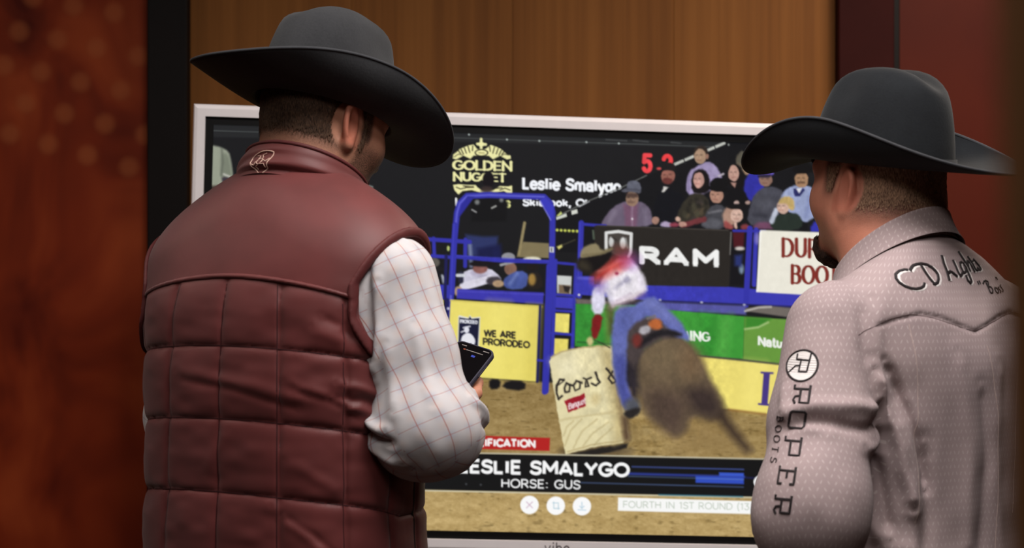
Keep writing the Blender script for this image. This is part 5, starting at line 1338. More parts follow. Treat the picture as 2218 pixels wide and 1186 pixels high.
def paint_logo():
    c = (240, 236, 172); dk = (34, 30, 22)
    poly(C1, [(95, 378), (100, 340), (140, 310), (165, 285), (205, 268), (250, 250), (300, 240), (335, 285), (375, 292), (418, 285), (470, 245), (520, 262), (570, 285), (600, 310), (630, 340), (665, 350), (668, 380), (630, 388), (560, 352), (492, 386), (450, 352), (300, 350), (268, 382), (200, 350), (130, 388)], c, 2.2)
    stroke(C1, [(375, 188), (375, 300)], 26, c, 2); stroke(C1, [(338, 236), (420, 240)], 26, c, 2); oval(C1, 375, 238, 30, 24, c, 2)
    for x0, y0, x1, y1 in ((150, 300, 172, 330), (178, 290, 200, 335), (210, 275, 228, 325), (245, 258, 262, 318), (292, 255, 288, 300)):
        stroke(C1, [(x0, y0), (x1, y1)], 11, dk, 2, 0.85); stroke(C1, [(752 - x0, y0 + 8), (752 - x1, y1 + 8)], 11, dk, 2, 0.85)
    for x0, x1 in ((110, 190), (560, 645)): stroke(C1, [(x0, 362), ((x0 + x1) / 2, 335), (x1, 345)], 9, dk, 2, 0.7)
    oval(C1, 378, 322, 68, 36, dk, 2); oval(C1, 378, 322, 56, 26, c, 2); stroke(C1, [(352, 322), (404, 324)], 9, (150, 140, 90), 2)
    text(C1, 'GOLDEN', 96, 496, 108, 27, c, 1.06, 0.022, 0.05, 0.10, 1.8, 0.55, 0, 1, True)
    text(C1, 'NUGGET', 100, 606, 98, 25, c, 1.04, 0.022, 0.05, 0.10, 1.8, 0.55, 0, 1, True)
    poly(C1, [(98, 640), (150, 632), (250, 640), (320, 640), (340, 665), (380, 690), (500, 690), (560, 650), (640, 655), (680, 645), (682, 715), (655, 735), (600, 700), (520, 715), (380, 720), (280, 690), (190, 700), (150, 735), (110, 690)], c, 2.2)
    for p in ([(130, 662), (170, 680), (220, 668)], [(200, 650), (300, 662)], [(560, 690), (610, 672), (660, 690)], [(500, 676), (580, 668)]): stroke(C1, p, 11, dk, 2, 0.8)
    poly(C1, [(215, 655), (300, 652), (300, 668), (215, 672)], (70, 62, 40), 2)
    stroke(C1, [(128, 775), (130, 840)], 20, (235, 235, 235)); text(C1, 'S', 612, 868, 78, 22, (225, 225, 150), 0.9); oval(C1, 600, 858, 12, 12, (220, 220, 170))
    oval(C1, 446, 586, 58, 78, (18, 14, 20), 3); oval(C1, 430, 685, 60, 34, (58, 46, 44), 6, 0.9)
    poly(C1, [(330, 720), (560, 715), (640, 820), (620, 1000), (280, 1000), (270, 820)], (17, 17, 20), 6)
    for x, y, r_ in ((335, 810, 24), (575, 790, 20)): oval(C1, x, y, r_, r_, (120, 122, 122), 5)
    stroke(C1, [(480, 868), (520, 848)], 16, (170, 170, 165), 3); stroke(C1, [(285, 885), (325, 908)], 14, (160, 160, 160), 3)
    # score line and name on the arena board
    w = (248, 250, 255)
    text(C1, 'Leslie Smalygo', 785, 686, 132, 28, w, 0.835, 0.036, 0.07, 0, 1.8)
    text(C1, 'Skiatook, Ok', 790, 852, 84, 20, w, 1.03, 0.012, 0.08, 0, 1.8)
    text(C2, '5', 478, 404, 186, 40, (244, 72, 78), 0.62, 0.03, 0, 0, 2.4); oval(C2, 630, 362, 24, 12, (220, 80, 80), 4); text(C2, '2', 665, 410, 186, 40, (240, 66, 70), 0.66, 0.03, 0, 0, 2.4)
    poly(C1, [(1118, 975), (1440, 808), (1770, 672), (2010, 552), (3600, -100), (3600, 1400), (1118, 1300)], (18, 18, 22), 2.5)
    stroke(C1, [(1118, 955), (1440, 795), (1770, 660), (2010, 545)], 9, (116, 118, 114), 2)
    poly(C1, [(1120, 945), (1165, 900), (1175, 925), (1140, 948)], (196, 206, 120), 2); poly(C1, [(1118, 960), (1215, 918), (1222, 952), (1118, 985)], (206, 210, 200), 2); poly(C1, [(1265, 895), (1322, 878), (1330, 918), (1270, 935)], (214, 216, 206), 2)
    stroke(C2, [(770, 325), (1230, 128)], 26, (192, 194, 186), 2.5)
    for x, y in ((862, 288), (955, 245), (1052, 205), (1146, 166)): stroke(C2, [(x - 8, y - 22), (x + 8, y + 22)], 9, (40, 40, 44), 2)
    oval(C2, 1272, 142, 9, 9, (150, 155, 150), 2)

def face(fr, x, y, rx, ry, c, look=0.0):
    oval(fr, x, y, rx, ry, c, 2.5)
    d = tuple(v * 0.72 for v in c); lt = tuple(min(255, v * 1.10) for v in c)
    oval(fr, x - rx * 0.15, y + ry * 0.1, rx * 0.5, ry * 0.45, lt, 6, 0.6)
    for s in (-1, 1): oval(fr, x + rx * (0.38 * s + look), y - ry * 0.16, rx * 0.22, ry * 0.10, tuple(v * 0.5 for v in c), 3.5, 0.6)
    stroke(fr, [(x + rx * (look - 0.28), y + ry * 0.48), (x + rx * (look + 0.28), y + ry * 0.48)], ry * 0.12, (d[0], d[1] * 0.8, d[2] * 0.8), 3.5, 0.6)
    stroke(fr, [(x + rx * look, y - ry * 0.05), (x + rx * look * 1.2, y + ry * 0.22)], rx * 0.14, d, 2.5, 0.6)

def paint_crowd():
    F = C2
    poly(F, [(1400, 560), (1440, 420), (1510, 350), (1600, 360), (1600, 640), (1460, 680)], (48, 48, 158), 5, 1); oval(F, 1400, 300, 60, 90, (112, 100, 84), 6); poly(F, [(1335, 300), (1370, 220), (1400, 190), (1440, 300), (1380, 320)], (92, 88, 76), 5, 1)
    oval(F, 1440, 370, 34, 50, (150, 122, 98), 4)
    # man standing at the back in lilac
    poly(F, [(880, 600), (880, 470), (912, 380), (985, 340), (1080, 288), (1150, 330), (1205, 420), (1212, 480), (1150, 540), (1000, 620)], (160, 146, 184), 4, 1)
    stroke(F, [(905, 430), (900, 580)], 18, (120, 108, 146), 5, 0.7); stroke(F, [(1130, 360), (1180, 460)], 20, (182, 170, 206), 6, 0.6); stroke(F, [(1180, 430), (1222, 408)], 16, (200, 190, 200), 3)
    oval(F, 1015, 205, 66, 52, (46, 36, 32), 3); face(F, 1008, 250, 56, 70, (168, 138, 114), -0.2); oval(F, 1072, 250, 14, 24, (150, 112, 96), 3)
    # man in a grey hat and checked shirt
    poly(F, [(85, 900), (110, 830), (200, 718), (290, 668), (440, 658), (525, 700), (562, 780), (568, 905)], (106, 94, 114), 4, 1); poly(F, [(300, 690), (440, 690), (420, 900), (320, 900)], (118, 78, 102), 8, 0, 0.8); stroke(F, [(380, 700), (378, 900)], 16, (150, 124, 146), 5, 0.8)
    stroke(F, [(220, 760), (170, 850)], 34, (132, 122, 140), 10, 0.7); stroke(F, [(500, 740), (510, 880)], 30, (128, 118, 138), 10, 0.7); oval(F, 380, 826, 9, 9, (214, 208, 214), 2.5)
    face(F, 380, 640, 60, 70, (150, 120, 100), -0.2); poly(F, [(320, 590), (440, 590), (430, 625), (330, 630)], (70, 52, 48), 5, 0, 0.85); oval(F, 372, 668, 34, 14, (110, 84, 74), 5, 0.8)
    poly(F, [(270, 570), (330, 535), (455, 545), (464, 590), (400, 582), (300, 580)], (90, 90, 102), 3, 1); poly(F, [(330, 565), (335, 490), (380, 468), (440, 478), (464, 520), (456, 575)], (98, 100, 114), 3, 1); stroke(F, [(335, 552), (455, 562)], 14, (66, 66, 78), 5, 0.8)
    # bearded man in black
    poly(F, [(560, 830), (600, 640), (650, 550), (700, 530), (760, 560), (850, 600), (885, 700), (860, 840), (640, 880)], (15, 16, 23), 4, 1)
    poly(F, [(655, 580), (670, 530), (715, 535), (690, 560), (670, 582)], (206, 202, 196), 3); face(F, 712, 430, 66, 68, (148, 96, 84), -0.1); oval(F, 706, 478, 46, 30, (104, 52, 48), 4)
    poly(F, [(645, 385), (652, 330), (700, 302), (760, 312), (785, 350), (785, 392), (700, 372)], (28, 24, 26), 3, 1)
    oval(F, 596, 842, 36, 34, (160, 122, 108), 3); poly(F, [(630, 890), (660, 850), (730, 850), (760, 890), (700, 905)], (176, 160, 190), 4, 1)
    # woman with dark hair in a camouflage jacket
    poly(F, [(925, 580), (930, 430), (975, 368), (1050, 366), (1092, 430), (1100, 560), (1040, 600)], (22, 17, 19), 4, 1); face(F, 996, 468, 50, 74, (194, 150, 138), -0.25)
    poly(F, [(780, 850), (820, 720), (900, 612), (980, 582), (1080, 620), (1110, 760), (1060, 850), (900, 870)], (50, 46, 38), 4, 1)
    rnd = random.Random(5)
    for i in range(26): x = 840 + rnd.random() * 230; oval(F, x, 640 + rnd.random() * 190, 14 + rnd.random() * 22, 10 + rnd.random() * 14, rnd.choice([(70, 66, 52), (34, 32, 28), (84, 72, 56), (60, 52, 50)]), 5, 0.75, rnd.random() * 180)
    oval(F, 805, 830, 26, 24, (190, 156, 140), 3)
    # cowboy in a black hat
    poly(F, [(1010, 920), (1060, 770), (1130, 690), (1230, 700), (1270, 800), (1240, 925)], (66, 66, 72), 4, 1); stroke(F, [(1090, 770), (1200, 750)], 18, (130, 128, 134), 5, 0.7); oval(F, 1120, 870, 90, 44, (98, 98, 106), 8, 0.8)
    face(F, 1160, 610, 64, 74, (172, 130, 112), -0.2); poly(F, [(1050, 550), (1110, 515), (1240, 520), (1290, 575), (1220, 582), (1100, 560)], (13, 12, 15), 3, 1); oval(F, 1182, 505, 84, 60, (15, 14, 17), 3)
    stroke(F, [(850, 884), (960, 855), (1045, 830)], 50, (112, 52, 56), 4); oval(F, 845, 876, 40, 26, (188, 144, 130), 3); oval(F, 770, 880, 42, 20, (140, 60, 76), 5)
    # woman in black
    poly(F, [(1235, 720), (1250, 560), (1330, 525), (1420, 560), (1465, 680), (1400, 760)], (15, 14, 18), 4, 1); poly(F, [(1250, 520), (1262, 370), (1310, 318), (1380, 330), (1412, 420), (1412, 560)], (18, 14, 16), 4, 1); face(F, 1318, 405, 50, 76, (190, 150, 136), -0.05); poly(F, [(1290, 490), (1345, 490), (1330, 540)], (170, 130, 118), 3); oval(F, 1345, 680, 26, 24, (186, 160, 152), 3); oval(F, 1448, 676, 22, 18, (180, 150, 140), 3)
    # small child
    oval(F, 1285, 800, 70, 90, (176, 140, 122), 6); face(F, 1348, 795, 56, 66, (214, 178, 162), -0.05); oval(F, 1350, 712, 95, 26, (18, 16, 19), 4); poly(F, [(1230, 830), (1290, 870), (1330, 900), (1290, 925), (1230, 915)], (150, 74, 72), 5, 1); poly(F, [(1380, 880), (1450, 870), (1470, 920), (1390, 930)], (132, 58, 62), 5, 1); stroke(F, [(1335, 870), (1340, 905)], 26, (214, 178, 162), 3)
    # man in a purple cap
    poly(F, [(1440, 880), (1468, 700), (1515, 590), (1600, 530), (1700, 528), (1785, 570), (1775, 720), (1700, 850), (1600, 890)], (70, 70, 80), 4, 1); oval(F, 1610, 690, 90, 60, (88, 88, 98), 12, 0.6); stroke(F, [(1510, 790), (1620, 800)], 30, (48, 48, 58), 8, 0.7)
    face(F, 1614, 466, 62, 62, (140, 108, 94), -0.1); poly(F, [(1545, 432), (1550, 372), (1620, 350), (1690, 378), (1692, 430), (1610, 424)], (92, 78, 164), 3, 1); stroke(F, [(1552, 430), (1650, 432)], 26, (38, 32, 52), 4)
    poly(F, [(1500, 880), (1580, 850), (1690, 870), (1720, 910), (1620, 925), (1500, 915)], (112, 70, 96), 6, 1)
    # man in a pale blue shirt under a dark hat
    poly(F, [(1735, 720), (1768, 580), (1860, 518), (1960, 510), (2060, 540), (2100, 640), (2090, 800), (1960, 870), (1850, 770)], (150, 160, 196), 4, 1); stroke(F, [(2030, 600), (1990, 800)], 34, (118, 128, 172), 10, 0.7); stroke(F, [(1800, 600), (1780, 700)], 26, (182, 190, 218), 8, 0.7)
    poly(F, [(1870, 545), (1900, 540), (1930, 580), (1960, 545), (1975, 560), (1930, 620), (1880, 620)], (40, 42, 96), 3); poly(F, [(1895, 545), (1950, 545), (1920, 590)], (226, 226, 230), 3)
    face(F, 1946, 462, 62, 78, (164, 128, 98), -0.1); oval(F, 1950, 375, 90, 36, (14, 12, 14), 3); poly(F, [(1870, 390), (1890, 300), (2020, 300), (2060, 380), (2040, 400)], (13, 12, 14), 3, 1); stroke(F, [(1915, 490), (1970, 488)], 14, (84, 62, 48), 4)
    # fair-haired child
    poly(F, [(1650, 880), (1700, 800), (1800, 770), (1920, 776), (1965, 880), (1900, 935), (1700, 935)], (38, 48, 42), 4, 1); stroke(F, [(1712, 745), (1670, 850)], 44, (186, 192, 208), 4); face(F, 1775, 715, 58, 64, (202, 168, 152), -0.3); poly(F, [(1730, 690), (1745, 640), (1810, 608), (1880, 650), (1885, 740), (1840, 750), (1820, 690), (1770, 680)], (192, 164, 104), 4, 1)
    poly(F, [(2030, 900), (2060, 850), (2200, 850), (2200, 950), (2030, 950)], (52, 52, 168), 6); oval(F, 2110, 800, 22, 40, (190, 180, 120), 5); poly(F, [(2120, 700), (2240, 650), (2400, 700), (2400, 900), (2120, 900)], (70, 60, 60), 8); face(F, 2250, 560, 60, 74, (176, 136, 116))

def paint_gates():
    F = C3
    # people and things behind the gate
    poly(F, [(400, 85), (520, 100), (620, 98), (612, 235), (420, 232)], (48, 58, 112), 8, 0, 0.85); stroke(F, [(430, 160), (440, 300)], 26, (130, 140, 170), 6, 0.8); poly(F, [(480, 180), (640, 150), (650, 260), (480, 270)], (24, 28, 70), 10)
    poly(F, [(790, 135), (965, 145), (965, 245), (745, 238)], (128, 116, 84), 3); stroke(F, [(800, 8), (762, 220)], 20, (148, 134, 96), 3); oval(F, 850, 252, 60, 16, (226, 222, 196), 4)
    oval(F, 180, 275, 46, 34, (92, 88, 82), 4); oval(F, 190, 320, 66, 14, (30, 28, 30), 4); oval(F, 240, 390, 20, 34, (170, 174, 186), 4); poly(F, [(140, 330), (230, 340), (250, 430), (130, 440)], (22, 22, 28), 4)
    poly(F, [(375, 345), (440, 318), (560, 308), (640, 372), (640, 410), (560, 400), (420, 452), (372, 440)], (206, 202, 220), 3, 1); stroke(F, [(450, 345), (530, 370)], 30, (168, 160, 184), 6, 0.7); oval(F, 500, 316, 50, 34, (140, 92, 86), 4); oval(F, 520, 284, 96, 20, (24, 20, 24), 4); stroke(F, [(385, 436), (470, 415), (570, 385)], 52, (222, 218, 232), 3); oval(F, 352, 470, 28, 34, (182, 152, 122), 4); poly(F, [(535, 400), (560, 370), (640, 370), (640, 420), (560, 430)], (60, 54, 62), 5, 1)
    oval(F, 705, 318, 42, 44, (132, 98, 82), 3); oval(F, 690, 240, 46, 32, (146, 146, 152), 3); stroke(F, [(640, 292), (700, 276), (735, 268)], 18, (150, 150, 154), 3)
    poly(F, [(650, 420), (670, 370), (770, 322), (832, 360), (815, 450), (690, 460)], (72, 88, 156), 4, 1); stroke(F, [(750, 350), (700, 420)], 22, (112, 128, 186), 6, 0.7); oval(F, 622, 418, 38, 24, (170, 142, 112), 4)
    poly(F, [(810, 450), (825, 370), (880, 330), (920, 380), (920, 455)], (36, 30, 28), 4, 1); oval(F, 850, 390, 26, 40, (150, 118, 60), 6); oval(F, 855, 310, 40, 22, (30, 24, 24), 5)
    stroke(F, [(370, 350), (370, 400)], 34, (40, 40, 60), 4); stroke(F, [(345, 362), (390, 362)], 22, (210, 212, 220), 3)
    # arch gate and rails
    stroke(F, [(45, 112), (430, 136)], 28, BL, 2.5); stroke(F, [(110, 225), (300, 240)], 24, BL, 2.5); stroke(F, [(185, 112), (190, 230)], 24, BL, 2.5); stroke(F, [(400, 120), (398, 300)], 26, BL, 2.5)
    stroke(F, [(325, 235), (640, 262), (985, 272)], 26, BL, 2.5); stroke(F, [(330, 228), (985, 264)], 7, BL2, 2.5, 0.7)
    oval(F, 284, 180, 9, 18, (186, 200, 120), 2.5)
    stroke(ID, [(430, 500), (895, 517)], 9, BL, 2.5); stroke(ID, [(430, 540), (916, 553)], 8, BL, 2.5)
    for x in (470, 610, 750): stroke(ID, [(x, 470), (x - 4, 640)], 10, BL, 2.5)
    poly(ID, [(430, 600), (940, 615), (940, 648), (430, 640)], (58, 58, 182), 3); poly(ID, [(430, 642), (918, 648), (918, 806), (430, 796)], (232, 216, 104), 2.5)
    poly(F, [(120, 420), (300, 428), (300, 525), (120, 520)], (58, 58, 182), 3); stroke(F, [(270, 230), (262, 520)], 22, BLD, 3)
    P = [(972, 835), (976, 650), (984, 520), (990, 460), (996, 440), (1012, 424), (1060, 422), (1178, 426), (1192, 440), (1197, 460), (1195, 600), (1188, 700), (1182, 846)]
    stroke(ID, P, 13, BL, 2.5); stroke(ID, P[1:8], 4, (104, 104, 214), 2.5, 0.8)
    poly(C1, [(150, 965), (175, 850), (240, 750), (310, 755), (165, 950)], (44, 44, 150), 3); poly(C1, [(955, 790), (1010, 760), (1090, 850), (1085, 960), (1062, 990)], (58, 58, 186), 3); stroke(C1, [(958, 800), (1062, 985)], 10, (124, 124, 214), 2.5)
    stroke(F, [(330, 20), (310, 480)], 34, BL, 2.5); stroke(F, [(322, 20), (302, 480)], 8, BL2, 3, 0.7)
    poly(F, [(345, 452), (930, 478), (925, 556), (340, 518)], (60, 56, 172), 3); stroke(F, [(345, 468), (930, 492)], 7, (86, 82, 200), 4, 0.7)
    # yellow banners
    poly(F, [(110, 524), (252, 528), (238, 900), (110, 900)], (232, 216, 104), 2.5); stroke(F, [(276, 530), (262, 1000)], 28, BLD, 3); oval(F, 284, 586, 9, 9, (200, 200, 220), 2.5)
    poly(F, [(300, 526), (915, 568), (882, 1078), (640, 1062), (268, 1034)], (237, 222, 112), 2.5)
    poly(F, [(560, 545), (700, 556), (640, 1060), (520, 1050)], (244, 230, 122), 30, 0, 0.6); poly(F, [(820, 562), (915, 568), (882, 1078), (800, 1072)], (222, 206, 98), 20, 0, 0.7); stroke(F, [(300, 532), (915, 574)], 10, (206, 190, 92), 4, 0.7)
    poly(F, [(352, 640), (360, 632), (420, 648), (430, 630), (444, 648), (500, 642), (498, 700), (490, 856), (346, 850)], (232, 232, 228), 2.5); poly(F, [(358, 645), (420, 656), (430, 640), (442, 656), (494, 650), (484, 850), (352, 845)], (24, 26, 54), 2.5)
    text(F, 'PRORODEO', 364, 684, 26, 6.5, (230, 230, 236), 0.62, 0.07)
    poly(F, [(368, 835), (372, 780), (392, 758), (420, 748), (448, 765), (468, 800), (462, 830), (442, 838), (440, 815), (415, 838)], (232, 232, 240), 2.5, 1); oval(F, 408, 730, 17, 22, (228, 228, 238), 2.5); stroke(F, [(386, 716), (430, 706)], 9, (228, 228, 238), 2.5); stroke(F, [(372, 745), (400, 735)], 9, (226, 226, 236), 2.5)
    text(F, 'WE ARE', 528, 776, 50, 11.5, (44, 40, 36), 0.86, 0.075); text(F, 'PRORODEO', 519, 832, 50, 11.5, (44, 40, 36), 0.87, 0.078)
    poly(F, [(560, 1060), (640, 1065), (630, 1130), (560, 1130)], (22, 20, 22), 5, 1); poly(F, [(680, 1070), (810, 1078), (800, 1145), (640, 1125)], (24, 22, 24), 5, 1)
    # right-hand gate column
    stroke(F, [(965, 300), (935, 1150)], 36, BL, 2.5); stroke(F, [(905, 570), (885, 1080)], 18, BLD, 3)
    stroke(F, [(890, 935), (1000, 945)], 16, BL, 2.5)
    poly(F, [(1018, 362), (1118, 368), (1112, 490), (1020, 482)], (206, 208, 206), 3); poly(F, [(1030, 425), (1110, 430), (1105, 490), (1030, 484)], (120, 100, 78), 4); poly(F, [(1060, 430), (1112, 440), (1095, 480), (1070, 470)], (40, 34, 34), 4)
    poly(F, [(998, 505), (1138, 512), (1132, 590), (990, 580)], (62, 60, 180), 3); poly(F, [(1008, 618), (1104, 622), (1098, 752), (1002, 745)], (234, 220, 112), 2.5); poly(F, [(1000, 788), (1096, 792), (1090, 900), (996, 895)], (232, 216, 106), 2.5)
    for p in ([(1010, 262), (985, 930)], [(1148, 290), (1122, 870)]): stroke(F, p, 24, BL, 2.5)
    for p in ([(1000, 275), (1145, 288)], [(990, 490), (1140, 500)], [(988, 598), (1130, 606)], [(985, 752), (1118, 762)]): stroke(F, p, 18, BL, 2.5)
    poly(F, [(968, 168), (998, 170), (998, 208), (968, 206)], (214, 216, 216), 2.5); stroke(F, [(982, 180), (982, 198)], 8, (80, 80, 90), 2.5); poly(F, [(1018, 168), (1055, 152), (1055, 170), (1030, 188)], (214, 206, 120), 3); stroke(F, [(1055, 158), (1140, 122)], 7, (70, 66, 50), 3)
    for i in range(6): oval(F, 1020 + i * 27, 56 + i * 1.5, 10, 9, (206, 214, 96), 3)

def paint_right():
    F = C4
    stroke(F, [(325, 10), (305, 660)], 48, BL, 2.5); stroke(F, [(312, 10), (292, 660)], 10, BL2, 3, 0.8); stroke(F, [(340, 22), (540, 36)], 26, BL, 2.5)
    poly(F, [(270, 480), (1000, 500), (1650, 580), (2400, 640), (3500, 710), (3500, 840), (2400, 775), (1790, 735), (1000, 705), (270, 645)], (58, 58, 176), 3)
    stroke(F, [(300, 500), (430, 505)], 20, (110, 110, 210), 5, 0.6); oval(F, 305, 650, 10, 10, (220, 220, 220), 2.5)
    poly(F, [(440, 38), (470, 30), (1630, 72), (1662, 90), (1640, 570), (1615, 580), (900, 566), (440, 556)], (40, 36, 33), 2.5); stroke(F, [(470, 34), (1630, 76)], 7, (74, 68, 62), 2.5); stroke(F, [(1658, 95), (1648, 290)], 8, (130, 128, 124), 3); stroke(F, [(430, 80), (436, 150)], 14, (96, 110, 92), 4)
    poly(F, [(535, 90), (655, 76), (782, 98), (772, 260), (720, 330), (640, 300), (540, 250)], (70, 64, 60), 3); stroke(F, [(546, 240), (546, 98), (655, 86), (770, 106), (764, 270), (745, 310)], 27, (222, 222, 220), 2.5)
    oval(F, 592, 178, 22, 46, (202, 202, 200), 4); oval(F, 696, 190, 28, 52, (214, 214, 212), 4); stroke(F, [(600, 135), (640, 165)], 12, (50, 44, 42), 4); stroke(F, [(720, 150), (735, 230)], 14, (150, 148, 146), 4)
    text(F, 'RAM', 846, 378, 164, 48, (244, 244, 242), 1.42, 0.048, 0.20, 0.085, 2.2, 0.75)
    poly(F, [(1670, 92), (1778, 88), (1768, 222), (1680, 226)], (76, 22, 30), 5); oval(F, 1735, 238, 42, 18, (206, 196, 190), 5); poly(F, [(1660, 260), (1780, 260), (1770, 560), (1650, 560)], (18, 17, 22), 5); oval(F, 1750, 420, 22, 44, (120, 140, 160), 6); poly(F, [(1690, 300), (1760, 290), (1750, 400), (1690, 390)], (40, 50, 110), 8)
    stroke(F, [(1825, 60), (1790, 740)], 50, BL, 2.5); stroke(F, [(1880, 70), (1862, 560)], 40, (56, 56, 176), 3); stroke(F, [(1680, 80), (1960, 84)], 22, BL, 3); oval(F, 1890, 150, 24, 50, (150, 140, 200), 8, 0.7)
    stroke(F, [(1000, 700), (1790, 736), (2400, 762)], 12, (32, 32, 84), 3); poly(F, [(1000, 712), (1790, 746), (1790, 826), (1060, 790)], (86, 86, 160), 6)
    for x, y in ((1025, 694), (1395, 716), (1775, 738)): oval(F, x, y, 12, 9, (180, 180, 200), 3)
    poly(ID, [(1650, 498), (1914, 508), (1914, 648), (1638, 632), (1640, 622), (1645, 503)], (238, 234, 220), 2.5); stroke(ID, [(1648, 500), (1640, 630)], 3, (250, 248, 240), 2.5)
    text(ID, 'DURANGO', 1694, 558, 45, 7.5, (128, 46, 38), 0.66, 0.03, 0.13, 0.10, 1.8, 0.5, 0, 1, True); text(ID, 'BOOTS', 1714, 616, 45, 7.5, (128, 46, 38), 0.60, 0.03, 0.13, 0.10, 1.8, 0.5, 0, 1, True)
    # green boards
    F = C5
    poly(F, [(285, 20), (560, 40), (560, 70), (290, 62)], (106, 96, 92), 5)
    poly(F, [(286, 58), (900, 70), (900, 400), (280, 362)], (54, 140, 52), 3); poly(F, [(480, 60), (560, 60), (540, 340), (500, 340)], (104, 140, 60), 12, 0, 0.7); stroke(F, [(300, 330), (540, 345)], 8, (40, 84, 40), 4)
    poly(F, [(930, 100), (1492, 148), (1482, 452), (1100, 420)], (62, 152, 56), 3); poly(F, [(1180, 122), (1300, 132), (1300, 436), (1180, 424)], (48, 138, 46), 20, 0, 0.6); poly(F, [(1330, 160), (1400, 140), (1370, 440), (1280, 430)], (88, 170, 72), 24, 0, 0.6)
    poly(F, [(1490, 150), (2000, 180), (2800, 240), (2800, 600), (2000, 520), (1482, 454)], (104, 152, 62), 3); poly(F, [(1500, 90), (1640, 70), (1850, 90), (1850, 160), (1500, 110)], (112, 104, 98), 4); stroke(F, [(1495, 110), (1590, 84), (1680, 80)], 12, (196, 190, 182), 4)
    poly(F, [(1500, 150), (1680, 165), (1600, 225), (1495, 235)], (60, 134, 44), 8); stroke(F, [(1495, 238), (1590, 225), (1660, 190)], 13, (168, 196, 128), 4)
    text(F, 'ING', 1102, 322, 74, 17, (236, 240, 232), 0.86, 0.07, 0.08, 0.10, 2, 0.5, 0, 1, True); stroke(F, [(1082, 258), (1096, 310)], 12, (230, 236, 228), 3); text(F, 'Natural', 1590, 360, 74, 17, (240, 242, 236), 0.80, 0.10, 0.10, 0, 2)
    poly(F, [(1100, 425), (1480, 462), (2000, 520), (2800, 610), (2800, 950), (2000, 880), (1640, 840), (1380, 808), (1200, 800)], (239, 222, 118), 3); poly(F, [(1500, 470), (1640, 484), (1580, 830), (1480, 815)], (246, 230, 128), 30, 0, 0.6); stroke(F, [(1180, 430), (1482, 460), (2000, 516), (2800, 606)], 14, (84, 84, 66), 3)
    stroke(F, [(1380, 812), (1640, 844)], 14, (150, 104, 50), 6, 0.7)
    stroke(F, [(1650, 552), (1634, 772)], 46, (72, 56, 132), 2.5, 1, False); stroke(F, [(1612, 548), (1692, 552)], 14, (72, 56, 132), 2.5); stroke(F, [(1594, 772), (1674, 780)], 14, (72, 56, 132), 2.5)

